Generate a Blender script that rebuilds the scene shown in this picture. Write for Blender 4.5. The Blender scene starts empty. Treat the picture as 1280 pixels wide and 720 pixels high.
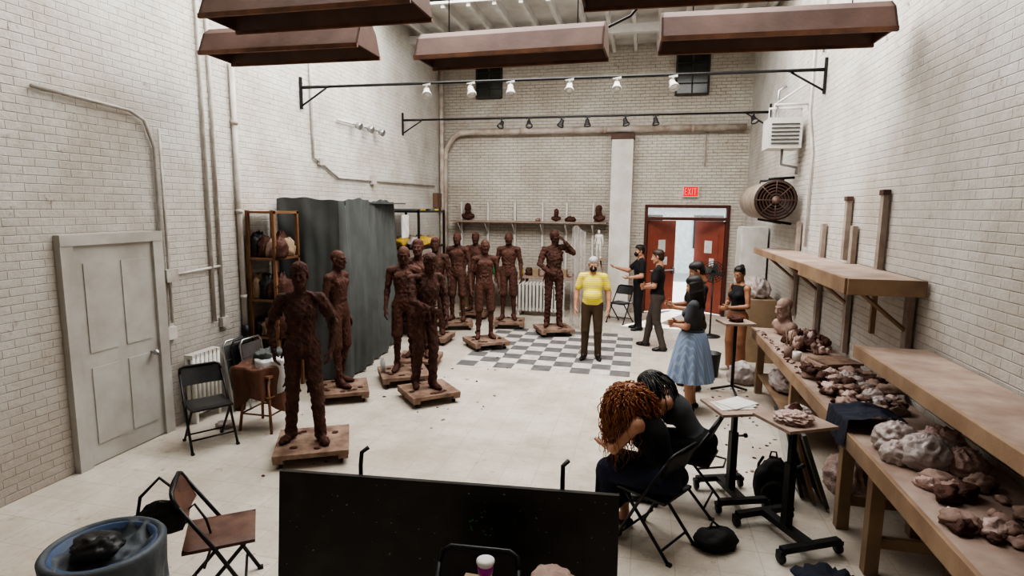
import bpy, math, random
import numpy as np
from mathutils import Vector, Matrix, noise as mnoise
random.seed(7)
V=Vector
COL=bpy.context.scene.collection
# ---------------------------------------------------------------- materials
MATS={}
def mixrgb(nt,fac,a,b,mode='MIX'):
    n=nt.nodes.new('ShaderNodeMix'); n.data_type='RGBA'; n.blend_type=mode
    for i,x in ((0,fac),(6,a),(7,b)):
        if hasattr(x,'is_output'): nt.links.new(x,n.inputs[i])
        elif i==0: n.inputs[0].default_value=x
        else: n.inputs[i].default_value=(*x[:3],1)
    return n.outputs[2]
def ramp(nt,src,p0,p1,c0=(0,0,0),c1=(1,1,1)):
    n=nt.nodes.new('ShaderNodeValToRGB'); nt.links.new(src,n.inputs[0])
    e=n.color_ramp.elements; e[0].position=p0; e[1].position=p1; e[0].color=(*c0,1); e[1].color=(*c1,1)
    return n.outputs[0]
def nz(nt,vec,scale,detail=4,rough=.55):
    n=nt.nodes.new('ShaderNodeTexNoise'); n.inputs['Scale'].default_value=scale; n.inputs['Detail'].default_value=detail
    n.inputs['Roughness'].default_value=rough
    nt.links.new(vec,n.inputs['Vector']); return n.outputs['Fac']
def base(name):
    m=bpy.data.materials.new(name); m.use_nodes=True; nt=m.node_tree
    b=nt.nodes['Principled BSDF']; tc=nt.nodes.new('ShaderNodeTexCoord')
    return m,nt,b,tc.outputs['Object']
def bumpn(nt,b,h,strength,dist=.01):
    n=nt.nodes.new('ShaderNodeBump'); n.inputs['Strength'].default_value=strength; n.inputs['Distance'].default_value=dist
    nt.links.new(h,n.inputs['Height']); nt.links.new(n.outputs[0],b.inputs['Normal'])
def MT(name,col,rough=.6,col2=None,scale=6,bump=.15,bscale=60,metal=0,dist=.005,p=(.35,.65),alpha=1,trans=0,emit=0,spec=None):
    if name in MATS: return MATS[name]
    m,nt,b,oc=base(name)
    if col2 is None: col2=tuple(c*.8 for c in col)
    b.inputs['Base Color'].default_value=(*col,1)
    nt.links.new(mixrgb(nt,ramp(nt,nz(nt,oc,scale),*p),col,col2),b.inputs['Base Color'])
    b.inputs['Roughness'].default_value=rough; b.inputs['Metallic'].default_value=metal
    if spec is not None: b.inputs['Specular IOR Level'].default_value=spec
    if bump: bumpn(nt,b,nz(nt,oc,bscale),bump,dist)
    if alpha<1: b.inputs['Alpha'].default_value=alpha
    if trans: b.inputs['Transmission Weight'].default_value=trans
    if emit: b.inputs['Emission Color'].default_value=(*col,1); b.inputs['Emission Strength'].default_value=emit
    MATS[name]=m; return m
def stripes(name,c1,c2,axis,freq,rough=.8):
    m,nt,b,oc=base(name)
    w=nt.nodes.new('ShaderNodeTexWave'); w.bands_direction=axis; w.inputs['Scale'].default_value=freq; w.inputs['Distortion'].default_value=.6
    nt.links.new(oc,w.inputs['Vector'])
    nt.links.new(mixrgb(nt,ramp(nt,w.outputs['Fac'],.6,.85),c1,c2),b.inputs['Base Color']); b.inputs['Roughness'].default_value=rough
    bumpn(nt,b,nz(nt,oc,25),.3,.01); return m
def brick_mat(name,ax,tint=(.74,.72,.67),stain=.5,depth=-.6,mort=.86):
    m,nt,b,oc=base(name)
    sp=nt.nodes.new('ShaderNodeSeparateXYZ'); nt.links.new(oc,sp.inputs[0])
    cb=nt.nodes.new('ShaderNodeCombineXYZ'); nt.links.new(sp.outputs[ax],cb.inputs[0]); nt.links.new(sp.outputs[2],cb.inputs[1])
    br=nt.nodes.new('ShaderNodeTexBrick'); nt.links.new(cb.outputs[0],br.inputs['Vector'])
    for k,v in (('Scale',1),('Mortar Size',.006),('Mortar Smooth',.95),('Brick Width',.21),('Row Height',.072),('Bias',0)): br.inputs[k].default_value=v
    br.inputs['Color1'].default_value=(*tint,1); br.inputs['Color2'].default_value=(*[c*.95 for c in tint],1)
    br.inputs['Mortar'].default_value=(*[c*mort for c in tint],1)
    c=mixrgb(nt,ramp(nt,nz(nt,oc,.8,8,.76),.44-.07*stain,.74,(0,0,0),(.9,.9,.9)),br.outputs['Color'],(.43,.36,.295))
    mm0=nt.nodes.new('ShaderNodeMath'); mm0.operation='MULTIPLY'; nt.links.new(br.outputs['Fac'],mm0.inputs[0]); nt.links.new(ramp(nt,nz(nt,oc,3.5,6,.75),.50,.66,(0,0,0),(.65,.65,.65)),mm0.inputs[1])
    c=mixrgb(nt,mm0.outputs[0],c,(.30,.24,.20))
    c=mixrgb(nt,ramp(nt,nz(nt,oc,7,8,.80),.62-.035*stain,.69),c,(.34,.25,.195))
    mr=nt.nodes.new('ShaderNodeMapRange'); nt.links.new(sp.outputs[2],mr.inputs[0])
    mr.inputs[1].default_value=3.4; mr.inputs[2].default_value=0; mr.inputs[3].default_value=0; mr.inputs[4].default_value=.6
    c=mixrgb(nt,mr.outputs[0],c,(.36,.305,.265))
    nt.links.new(c,b.inputs['Base Color']); b.inputs['Roughness'].default_value=.6
    mm=nt.nodes.new('ShaderNodeMath'); mm.operation='MULTIPLY_ADD'; nt.links.new(br.outputs['Fac'],mm.inputs[0]); mm.inputs[1].default_value=depth
    nt.links.new(nz(nt,oc,14,6,.75),mm.inputs[2]); bumpn(nt,b,mm.outputs[0],.85,.019)
    return m
def floor_mat():
    m,nt,b,oc=base('vinyl_tile_floor')
    br=nt.nodes.new('ShaderNodeTexBrick'); br.offset=0; nt.links.new(oc,br.inputs['Vector'])
    for k,v in (('Scale',1),('Mortar Size',.003),('Mortar Smooth',.3),('Brick Width',.305),('Row Height',.305),('Bias',0)): br.inputs[k].default_value=v
    br.inputs['Color1'].default_value=(.70,.66,.59,1); br.inputs['Color2'].default_value=(.64,.60,.53,1); br.inputs['Mortar'].default_value=(.44,.40,.34,1)
    c=mixrgb(nt,ramp(nt,nz(nt,oc,.7,8,.76),.38,.68,(0,0,0),(.9,.9,.9)),br.outputs['Color'],(.42,.34,.275))
    c=mixrgb(nt,ramp(nt,nz(nt,oc,5,8,.82),.57,.66,(0,0,0),(.75,.75,.75)),c,(.34,.245,.19))
    c=mixrgb(nt,ramp(nt,nz(nt,oc,28,4,.6),.66,.72),c,(.27,.16,.12))
    nt.links.new(c,b.inputs['Base Color'])
    nt.links.new(ramp(nt,nz(nt,oc,2.5,5),.3,.7,(.28,.28,.28),(.55,.55,.55)),b.inputs['Roughness'])
    bumpn(nt,b,br.outputs['Fac'],-.12,.004)
    return m
# ---------------------------------------------------------------- mesh builder
class MB:
    def __init__(s): s.v=[]; s.f=[]; s.m=[]; s.sm=[]; s.mats=[]
    def mi(s,mat):
        if mat not in s.mats: s.mats.append(mat)
        return s.mats.index(mat)
    def add(s,vs,fs,mat,smooth=False):
        o=len(s.v); i=s.mi(mat); s.v+= [tuple(x) for x in vs]
        for f in fs: s.f.append([o+k for k in f]); s.m.append(i); s.sm.append(smooth)
    def box(s,c,size,mat,rot=None):
        x,y,z=[k/2 for k in size]
        vs=[V((a*x,b*y,d*z)) for a in(-1,1) for b in(-1,1) for d in(-1,1)]
        if rot is not None: vs=[rot@q for q in vs]
        vs=[q+V(c) for q in vs]
        s.add(vs,[(0,1,3,2),(4,6,7,5),(0,4,5,1),(2,3,7,6),(0,2,6,4),(1,5,7,3)],mat)
    def bb(s,lo,hi,mat): s.box([(a+b)/2 for a,b in zip(lo,hi)],[b-a for a,b in zip(lo,hi)],mat)
    def tube(s,pts,r,mat,seg=8,closed=False,caps=True,smooth=True):
        pts=[V(p) for p in pts]; n=len(pts)
        rs=r if isinstance(r,(list,tuple)) else [r]*n
        vs=[];prev=None
        for i,p in enumerate(pts):
            if closed: t=(pts[(i+1)%n]-pts[i-1])
            else: t=(pts[min(i+1,n-1)]-pts[max(i-1,0)])
            if t.length<1e-9: t=V((0,0,1))
            t.normalize()
            if prev is None:
                a=V((0,0,1)) if abs(t.z)<.9 else V((1,0,0)); u=t.cross(a).normalized()
            else:
                u=prev-t*prev.dot(t); u=u.normalized() if u.length>1e-6 else t.orthogonal().normalized()
            prev=u; w=t.cross(u)
            for k in range(seg):
                a=2*math.pi*k/seg; vs.append(p+(u*math.cos(a)+w*math.sin(a))*rs[i])
        fs=[]
        for i in range(n if closed else n-1):
            j=(i+1)%n
            for k in range(seg):
                l=(k+1)%seg; fs.append((i*seg+k,i*seg+l,j*seg+l,j*seg+k))
        if caps and not closed: fs.append(tuple(range(seg))[::-1]); fs.append(tuple((n-1)*seg+k for k in range(seg)))
        s.add(vs,fs,mat,smooth)
    def cyl(s,a,b,r0,mat,r1=None,seg=16,smooth=True):
        s.tube([a,b],[r0,r0 if r1 is None else r1],mat,seg,smooth=smooth)
    def lathe(s,c,prof,mat,seg=20,smooth=True,rot=None):
        vs=[]
        for r,z in prof:
            for k in range(seg):
                a=2*math.pi*k/seg; q=V((r*math.cos(a),r*math.sin(a),z))
                if rot is not None: q=rot@q
                vs.append(q+V(c))
        fs=[]
        for i in range(len(prof)-1):
            for k in range(seg):
                l=(k+1)%seg; fs.append((i*seg+k,i*seg+l,(i+1)*seg+l,(i+1)*seg+k))
        fs.append(tuple(range(seg))[::-1]); fs.append(tuple((len(prof)-1)*seg+k for k in range(seg)))
        s.add(vs,fs,mat,smooth)
    def grid(s,fn,nu,nv,mat,smooth=True,wrap=False):
        vs=[fn(i/(nu),j/(nv)) for j in range(nv+1) for i in range(nu+1)]
        fs=[(j*(nu+1)+i,j*(nu+1)+i+1,(j+1)*(nu+1)+i+1,(j+1)*(nu+1)+i) for j in range(nv) for i in range(nu)]
        s.add(vs,fs,mat,smooth)
    def lump(s,c,rad,mat,seed=0,amp=.3,fr=3,nu=30,nv=18,flat=True,rot=0,ridge=False):
        ca,sa=math.cos(rot),math.sin(rot)
        def N(q): 
            x=mnoise.noise(q); return (.35-abs(x)*1.6) if ridge else x
        def fn(u,v):
            a=u*2*math.pi; b=(v-.5)*math.pi
            d=V((math.cos(a)*math.cos(b),math.sin(a)*math.cos(b),math.sin(b)))
            k=1+amp*(N(d*fr+V((seed*7.3,seed,1)))+.5*N(d*fr*2.3+V((seed,3,seed*2.)))+.2*N(d*fr*5+V((seed,0,0))))
            x,y,z=d.x*k*rad[0],d.y*k*rad[1],d.z*k*rad[2]
            if flat: z=max(z,-rad[2]*.55)
            return V(c)+V((x*ca-y*sa,x*sa+y*ca,z+(rad[2]*.55 if flat else 0)))
        s.grid(fn,nu,nv,mat)
    def build(s,name,loc=(0,0,0),rz=0,bevel=0):
        me=bpy.data.meshes.new(name); me.from_pydata(s.v,[],s.f)
        for m in s.mats: me.materials.append(m)
        me.polygons.foreach_set('material_index',s.m); me.polygons.foreach_set('use_smooth',s.sm); me.update()
        ob=bpy.data.objects.new(name,me); COL.objects.link(ob); ob.location=loc; ob.rotation_euler=(0,0,math.radians(rz))
        if bevel:
            b=ob.modifiers.new('bevel','BEVEL'); b.width=bevel; b.segments=2; b.limit_method='ANGLE'; b.angle_limit=.6
        return ob
def RX(d): return Matrix.Rotation(math.radians(d),3,'X')
def RY(d): return Matrix.Rotation(math.radians(d),3,'Y')
def RZ(d): return Matrix.Rotation(math.radians(d),3,'Z')
# ---------------------------------------------------------------- implicit-surface sculpting
def cone(P,a,b,ra,rb,lab=0,k=.02,flat=None,fn=None,sub=False):
    P.append(('c',np.array(a,dtype=np.float32),np.array(b,dtype=np.float32),ra,rb,flat,None if fn is None else np.array(fn,dtype=np.float32),lab,k,sub))
def ell(P,c,r,R=None,lab=0,k=.02,sub=False):
    P.append(('e',np.array(c,dtype=np.float32),np.array(r,dtype=np.float32),None if R is None else np.array([list(x) for x in R],dtype=np.float32),lab,k,sub))
def sdf_mesh(P,h,amp=0,fr=30,seed=0):
    lo=[];hi=[]
    for p in P:
        if p[0]=='c': l=np.minimum(p[1]-p[3],p[2]-p[4]); g=np.maximum(p[1]+p[3],p[2]+p[4])
        else: m=p[2].max() if p[3] is not None else p[2]; l=p[1]-m; g=p[1]+m
        lo.append(l);hi.append(g)
    keep=[i for i,p in enumerate(P) if not p[-1]]
    L=np.min([lo[i] for i in keep],0)-.02-2*h; G=np.max([hi[i] for i in keep],0)+.02+2*h
    n=np.ceil((G-L)/h).astype(int)+1
    ax=[(L[i]+h*np.arange(n[i])).astype(np.float32) for i in range(3)]
    f=np.full(n,1,np.float32); best=np.full(n,9,np.float32); lab=np.zeros(n,np.int8)
    for i,p in enumerate(P):
        k=p[-2]; m=k+3*h
        a0=np.clip(np.floor((lo[i]-m-L)/h).astype(int),0,n-1); a1=np.clip(np.ceil((hi[i]+m-L)/h).astype(int)+1,1,n)
        sl=tuple(slice(a0[j],a1[j]) for j in range(3))
        x=ax[0][sl[0]][:,None,None]; y=ax[1][sl[1]][None,:,None]; z=ax[2][sl[2]][None,None,:]
        if p[0]=='c':
            _,a,b,ra,rb,flat,fn,lb,k,sub=p
            ba=b-a; L2=float(ba@ba)+1e-9
            t=np.clip(((x-a[0])*ba[0]+(y-a[1])*ba[1]+(z-a[2])*ba[2])/L2,0,1)
            qx=x-a[0]-t*ba[0]; qy=y-a[1]-t*ba[1]; qz=z-a[2]-t*ba[2]
            q=qx*qx+qy*qy+qz*qz
            if flat is not None:
                cc=qx*fn[0]+qy*fn[1]+qz*fn[2]; q=q+cc*cc*(1/flat**2-1)
            d=np.sqrt(np.maximum(q,0))-(ra+(rb-ra)*t)
            if flat is not None: d=d*min(1,(1+flat)/2)
        else:
            _,c,r,R,lb,k,sub=p
            X,Y,Z=x-c[0],y-c[1],z-c[2]
            if R is not None:
                X,Y,Z=(X*R[0,0]+Y*R[1,0]+Z*R[2,0],X*R[0,1]+Y*R[1,1]+Z*R[2,1],X*R[0,2]+Y*R[1,2]+Z*R[2,2])
            k0=np.sqrt((X/r[0])**2+(Y/r[1])**2+(Z/r[2])**2); k1=np.sqrt((X/r[0]**2)**2+(Y/r[1]**2)**2+(Z/r[2]**2)**2)+1e-6
            d=k0*(k0-1)/k1
        F=f[sl]
        if sub:
            hh=np.clip(.5-.5*(F+d)/k,0,1); f[sl]=F*(1-hh)-d*hh+k*hh*(1-hh)
        else:
            hh=np.clip(.5+.5*(F-d)/k,0,1); f[sl]=F*(1-hh)+d*hh-k*hh*(1-hh)
            bs=best[sl]; mk=d<bs; bs[mk]=d[mk]; lv=lab[sl]; lv[mk]=lb
    if amp:
        rs=np.random.RandomState(seed)
        for _ in range(6):
            w=rs.uniform(.5,1.7,3)*fr; ph=rs.uniform(0,6.28,3)
            f+=amp*np.sin(ax[0]*w[0]+ph[0])[:,None,None]*np.sin(ax[1]*w[1]+ph[1])[None,:,None]*np.sin(ax[2]*w[2]+ph[2])[None,None,:]
    f[0]=1;f[-1]=1;f[:,0]=1;f[:,-1]=1;f[:,:,0]=1;f[:,:,-1]=1
    s=f<0; c=np.array(f.shape)-1
    acc=np.zeros((*c,3),np.float32); cnt=np.zeros(c,np.float32)
    for A in range(3):
        b_,c_=(A+1)%3,(A+2)%3
        for o1 in(0,1):
            for o2 in(0,1):
                s0=[None]*3;s1=[None]*3
                s0[A]=slice(0,-1); s1[A]=slice(1,None)
                for q,o in((b_,o1),(c_,o2)): s0[q]=s1[q]=slice(o,(None if o else -1))
                f0=f[tuple(s0)];f1=f[tuple(s1)]; mk=(f0<0)!=(f1<0)
                t=np.where(mk,f0/np.where(mk,f0-f1,1),0)
                acc[...,A]+=t; acc[...,b_]+=mk*o1; acc[...,c_]+=mk*o2; cnt+=mk
    act=cnt>0; idx=np.full(c,-1,np.int64); idx[act]=np.arange(act.sum())
    cells=np.argwhere(act); vs=(acc[act]/cnt[act][:,None]+cells)*h+L
    quads=[]
    for A in range(3):
        b_,c_=(A+1)%3,(A+2)%3
        s0=[slice(None)]*3;s1=[slice(None)]*3; s0[A]=slice(0,-1);s1[A]=slice(1,None)
        e=s[tuple(s0)]!=s[tuple(s1)]
        ij=np.argwhere(e); st=s[tuple(s0)][e]
        def g(db,dc):
            q=ij.copy(); q[:,b_]+=db; q[:,c_]+=dc; return idx[q[:,0],q[:,1],q[:,2]]
        Q=np.stack([g(-1,-1),g(0,-1),g(0,0),g(-1,0)],1)
        Q[~st]=Q[~st][:,::-1]; quads.append(Q)
    Q=np.concatenate(quads); cen=vs[Q].mean(1); gi=np.rint((cen-L)/h).astype(int)
    return vs,Q,lab[gi[:,0],gi[:,1],gi[:,2]]
SK,TOP,BOT,SHOE,HAIR,EYE,PUP,LIP,MASK=range(9)
def head_prims(o,R,fem=False,hair='short',mask=False,hl=.3,flow=(0,-.05,-1),eyes=True,hs=1.):
    P=[]; o=V(o)
    T=lambda x,y,z:o+R@V((x*hs,y*hs,z*hs))
    Rm=R
    E=lambda c,r,lab=SK,k=.012,sub=False:ell(P,T(*c),[q*hs for q in r],Rm,lab,k,sub)
    C=lambda a,b,ra,rb,lab=SK,k=.01:cone(P,T(*a),T(*b),ra*hs,rb*hs,lab,k)
    E((0,-.012,.035),(.074,.094,.083)); E((0,.022,-.03),(.060,.066,.083),k=.03)
    E((0,.056,-.098),(.026,.024,.020),k=.03); C((-.052,.0,-.06),(-.02,.06,-.098),.018,.016,k=.03); C((.052,.0,-.06),(.02,.06,-.098),.018,.016,k=.03)
    E((.036,.062,-.028),(.022,.018,.022),k=.02); E((-.036,.062,-.028),(.022,.018,.022),k=.02)
    C((-.038,.078,.024),(-.008,.086,.020),.009,.009,k=.012); C((.038,.078,.024),(.008,.086,.020),.009,.009,k=.012)
    E((.031,.094,.004),(.018,.014,.011),sub=True,k=.012); E((-.031,.094,.004),(.018,.014,.011),sub=True,k=.012)
    C((0,.084,.012),(0,.110,-.034),.007,.011,k=.01); C((-.012,.098,-.038),(.012,.098,-.038),.008,.008,k=.008)
    C((-.018,.086,-.060),(.018,.086,-.060),.006,.006,LIP,k=.004); C((-.016,.086,-.071),(.016,.086,-.071),.007,.007,LIP,k=.004)
    E((.030,.077,.004),(.013,.011,.009),EYE,k=.002); E((-.030,.077,.004),(.013,.011,.009),EYE,k=.002)
    E((.030,.085,.004),(.006,.006,.006),PUP,k=.001); E((-.030,.085,.004),(.006,.006,.006),PUP,k=.001)
    for q in(-1,1):
        E((q*.077,-.005,-.008),(.010,.019,.032),k=.006); E((q*.088,.002,-.006),(.006,.009,.018),sub=True,k=.004)
    C((0,-.015,-.06),(0,-.03,-.15),.056,.058,k=.02)
    if hair!='none':
        E((0,-.022,.05),(.082,.098,.082),HAIR,k=.008); E((0,-.055,-.01),(.072,.058,.07),HAIR,k=.02)
        E((0,.012,.082),(.066,.068,.048),HAIR,k=.02)
        for q in(-1,1):
            C((q*.071,.02,.03),(q*.076,.0,.0),.012,.010,HAIR,k=.012)
            C((q*.03,.080,.036),(q*.046,.072,.032),.0035,.003,HAIR,k=.002)
    if hair=='bun': E((0,-.10,.09),(.04,.04,.04),HAIR,k=.01)
    if hair in('long',):
        fl=V(flow).normalized()
        for i in range(13):
            a=math.radians(-105+i*17.5); s=V((math.sin(a)*.074,-math.cos(a)*.085-.01,.03)); p0=T(*s)
            out=R@V((math.sin(a),-math.cos(a),0))
            p1=p0+fl*hl*.35*(1)+out*.018; p2=p0+fl*hl*(.9+.12*math.sin(i*2.3))+out*.02
            cone(P,p0,p1,.022,.024,HAIR,.012); cone(P,p1,p2,.024,.013,HAIR,.012)
    if mask:
        E((0,.066,-.052),(.060,.052,.052),MASK,k=.004)
        for q in(-1,1): C((q*.05,.055,-.04),(q*.078,.0,-.01),.003,.003,MASK,k=.001)
    return P
def hand_prims(w,d,n,right,curl=.35,spread=1.):
    P=[]; w=V(w); d=V(d).normalized(); n=V(n); n=(n-d*n.dot(d)).normalized()
    t=d.cross(n) if right else n.cross(d)
    cone(P,w-d*.05,w+d*.01,.027,.027,SK,.02)
    cone(P,w+d*.01,w+d*.075,.030,.042,SK,.015,.38,n)
    cone(P,w+d*.015+t*.022+n*.006,w+d*.045+t*.03+n*.012,.014,.013,SK,.012)
    for i,(o,L) in enumerate(((.031,.072),(.0105,.08),(-.0105,.074),(-.030,.058))):
        p=w+d*(.088-.004*abs(i-1))+t*o; dd=(d+t*(.10*(1.2-i*.8))*spread).normalized(); r=.0092 if i<3 else .008
        for j,fr in enumerate((.45,.31,.24)):
            a=curl*(.8+.5*j+.12*i)
            if j==0: dd=(dd*math.cos(a)+n*math.sin(a)).normalized()
            else:
                pn=n-dd*n.dot(dd)
                dd=(dd*math.cos(curl*.9)+pn.normalized()*math.sin(curl*.9)).normalized() if pn.length>1e-3 else -d
            if j==0: cone(P,p-d*.015,p,r,r,SK,.004)
            q=p+dd*L*fr; cone(P,p,q,r-.0006*j,r-.0006*(j+1),SK,.003); p=q
    p=w+d*.035+t*.030+n*.008; a=(d*.55+t*.7+n*.35).normalized(); q=p+a*.036; cone(P,p,q,.0125,.011,SK,.006)
    a=(d*.85+t*.28+n*.4).normalized(); cone(P,q,q+a*.03,.0108,.0088,SK,.004)
    return P
DEF=dict(pel=(0,0,.955),chest=(0,-.005,1.27),neck=(0,-.02,1.455),head=(0,.015,1.625),
 shR=(.185,-.02,1.405),elR=(.235,-.045,1.13),wrR=(.255,.035,.885),
 hipR=(.088,0,.93),knR=(.105,.02,.505),anR=(.115,-.02,.085),
 shL=(-.185,-.02,1.405),elL=(-.235,-.045,1.13),wrL=(-.255,.035,.885),
 hipL=(-.088,0,.93),knL=(-.105,.02,.505),anL=(-.115,-.02,.085))
def fig(name,loc,yaw,height,mats,pose={},fem=False,sleeve='short',bottom='pants',hair='short',mask=False,headrot=(0,0,0),
        w=1.,belly=0,h=.0095,amp=0,fr=30,seed=0,nR=None,nL=None,dR=None,dL=None,curl=.35,footyaw=(14,-14),muscle=False,hl=.3,flow=(0,-.05,-1),
        skirt=None,extra=None,hh=.0055,low=False,top='shirt'):
    J={k:V(v) for k,v in DEF.items()}
    if fem:
        for s_,q in(('R',1),('L',-1)):
            J['sh'+s_]=V((q*.162,-.02,1.395)); J['el'+s_]=V((q*.205,-.045,1.12)); J['wr'+s_]=V((q*.235,.035,.885))
    J.update({k:V(v) for k,v in pose.items()})
    P=[]
    def frame(r,u):
        u=u.normalized(); r=(r-u*r.dot(u)).normalized(); f_=u.cross(r); return Matrix((r,f_,u)).transposed(),r,f_,u
    Rp,rp,fp,up=frame(J['hipR']-J['hipL'],J['chest']-J['pel'])
    Rc,rc,fc,uc=frame(J['shR']-J['shL'],J['neck']-J['chest']+up*.1)
    tl=TOP
    hw=1.06 if fem else 1.; cw=.88 if fem else 1.
    ell(P,J['pel']-up*.015,(.158*hw*w,.112*w,.115),Rp,BOT,.03)
    for q in(-1,1): ell(P,J['pel']-up*.05+rp*q*.075-fp*.05,(.085*w,.08*w,.09),Rp,BOT,.03)
    wa=.118 if fem else .136
    cone(P,J['pel']+up*.06,J['chest']-uc*.02,wa*w+belly*.3,(wa+.014)*w,tl,.05,.74,fp)
    if belly: ell(P,J['pel']+up*.13+fp*.05,(.14*w,.10+belly,.13),Rp,tl,.05)
    ell(P,J['chest']+uc*.015,(.160*cw*w,.112*w,.165),Rc,tl,.04)
    if fem:
        for q in(-1,1): ell(P,J['chest']+uc*.0+rc*q*.07+fc*.085,(.062,.055,.06),Rc,tl,.03)
    elif muscle:
        for q in(-1,1):
            ell(P,J['chest']+uc*.06+rc*q*.075*w+fc*.085*w,(.080*w,.035,.055),Rc,tl,.015)
            for zz in(-.09,-.15,-.21): ell(P,J['chest']+uc*zz+rc*q*.032+fc*.088*w,(.028,.02,.026),Rc,tl,.008)
    cone(P,J['shR']-rc*.05,J['shL']+rc*.05,.058*w,.058*w,tl,.03)
    for s_ in 'RL':
        q=1 if s_=='R' else -1
        lb=SK if top=='tank' else tl
        cone(P,J['neck']+uc*.01,J['sh'+s_]-rc*q*.04+uc*.01,.042*w,.045*w,lb,.03)
        S,E_,W_=J['sh'+s_],J['el'+s_],J['wr'+s_]
        ell(P,S,(.054*w,.054*w,.057*w),None,(tl if sleeve!='none' else SK),.03)
        af=.86 if fem else 1.
        cone(P,S,E_,.048*w*af,.040*w*af,SK,.02); cone(P,S.lerp(E_,.2),S.lerp(E_,.7),.047*w*af,.043*w*af,SK,.02)
        cone(P,E_,W_,.038*w*af,.027,SK,.02); cone(P,E_.lerp(W_,.05),E_.lerp(W_,.4),.042*w*af,.038*w*af,SK,.02)
        if sleeve=='short': cone(P,S,S.lerp(E_,.62),.059*w,.062*w,tl,.015)
        if sleeve=='long': cone(P,S,E_,.062*w,.052*w,tl,.02); cone(P,E_,E_.lerp(W_,.93),.052*w,.042*w,tl,.02)
        Hh,K,A=J['hip'+s_],J['kn'+s_],J['an'+s_]
        lp=BOT if bottom in('pants','wide') else SK
        fy=footyaw[0 if s_=='R' else 1]; ff=V((math.sin(math.radians(fy)),math.cos(math.radians(fy)),0))
        e_=.013 if bottom=='pants' else (.03 if bottom=='wide' else 0)
        cone(P,Hh,K,.088*w+e_*.4,.056*w+e_,(BOT if bottom!='none' and bottom!='shorts' and bottom!='skirt' else SK),.03)
        cone(P,K,A,.052*w+e_,.037+e_*1.35,lp,.02)
        back=-ff if abs((A-K).normalized().z)>.5 else V((0,0,-1))
        cone(P,K.lerp(A,.1)+back*.012,K.lerp(A,.42)+back*.022,.044*w+e_*.6,.042*w+e_*.6,lp,.03)
        if bottom=='shorts':
            cone(P,Hh,Hh.lerp(K,.93),.098*w,.084*w,BOT,.008)
            cone(P,Hh.lerp(K,.90),Hh.lerp(K,.94),.089*w,.090*w,BOT,.004)
        if lp==BOT: cone(P,A+V((0,0,.02)),A+V((0,0,-.01)),.042+e_,.044+e_,BOT,.01)
        dz=V((0,0,-1))
        cone(P,A+dz*.045-ff*.045,A+dz*.05+ff*.10,.034,.034,SHOE,.015)
        cone(P,A+dz*.05+ff*.10,A+dz*.058+ff*.165,.036,.025,SHOE,.015); ell(P,A+dz*.055+ff*.11,(.045,.055,.028),RZ(-fy),SHOE,.015)
        cone(P,A,A+dz*.03+ff*.05,.036,.034,SHOE if lp==BOT else SK,.02)
    cone(P,J['neck']-uc*.03,J['neck'].lerp(J['head'],.6),.056*(.85 if fem else 1),.052*(.85 if fem else 1),SK,.02)
    if top=='polo':
        for q in(-1,1): cone(P,J['neck']+V((q*.055,-.03,.01)),J['neck']+V((q*.02,.06,-.02)),.014,.012,TOP,.006)
        cone(P,J['neck']+V((-.05,-.04,.02)),J['neck']+V((.05,-.04,.02)),.014,.014,TOP,.006)
    if top in('shirt','polo') : ell(P,J['pel']+up*.05,(.160*w,.120*w+belly*.6,.10),Rp,TOP,.02)
    if extra: extra(P,J)
    parts=[sdf_mesh(P,h,amp,fr,seed)]
    R=RZ(headrot[0])@RX(-headrot[1])@RY(headrot[2])
    HP=head_prims(J['head'],R,fem,hair,mask,hl,flow)
    parts.append(sdf_mesh(HP,hh if not low else .009,amp*.35,fr*2,seed+1))
    if not low:
        for s_,n_,d_ in(('R',nR,dR),('L',nL,dL)):
            W_=J['wr'+s_]; d=V(d_) if d_ is not None else (W_-J['el'+s_]).normalized()
            n=V(n_) if n_ is not None else V((-1 if s_=='R' else 1,0,.0))-fc*.2
            parts.append(sdf_mesh(hand_prims(W_,d,n,s_=='R',curl),.0048,amp*.15,fr*2,seed+2))
    vs=[];fs=[];ls=[];o=0
    for a,b,c in parts: vs.append(a); fs.append(b+o); ls.append(c); o+=len(a)
    vs=np.concatenate(vs); fs=np.concatenate(fs).tolist(); ls=np.concatenate(ls).astype(np.int32).tolist()
    vs=vs.tolist(); sm=[True]*len(fs)
    if skirt:
        mb=MB(); skirt(mb,J); o=len(vs); vs+= [list(q) for q in mb.v]; fs+=[[o+i for i in f_] for f_ in mb.f]
        labs=mb.mats; ls+=[labs[i] for i in mb.m]; sm+=[True]*len(mb.f)
    sc=height/1.75
    me=bpy.data.meshes.new(name); me.from_pydata([(a*sc,b*sc,c*sc) for a,b,c in vs],[],fs)
    for m in mats: me.materials.append(m)
    me.polygons.foreach_set('material_index',ls); me.polygons.foreach_set('use_smooth',sm); me.update()
    ob=bpy.data.objects.new(name,me); COL.objects.link(ob); ob.location=loc; ob.rotation_euler=(0,0,math.radians(yaw))
    return ob
def mats_for(skin,top,bot,shoe,hair,lip=None,mask=None):
    return [skin,top,bot,shoe,hair,MT('eye_white',(.6,.58,.55),.3,bump=0),MT('eye_iris',(.02,.015,.01),.2,bump=0),lip or MT('lips',(.42,.16,.12),.5,bump=0),mask or MT('face_mask_cloth',(.02,.02,.022),.8)]
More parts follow.
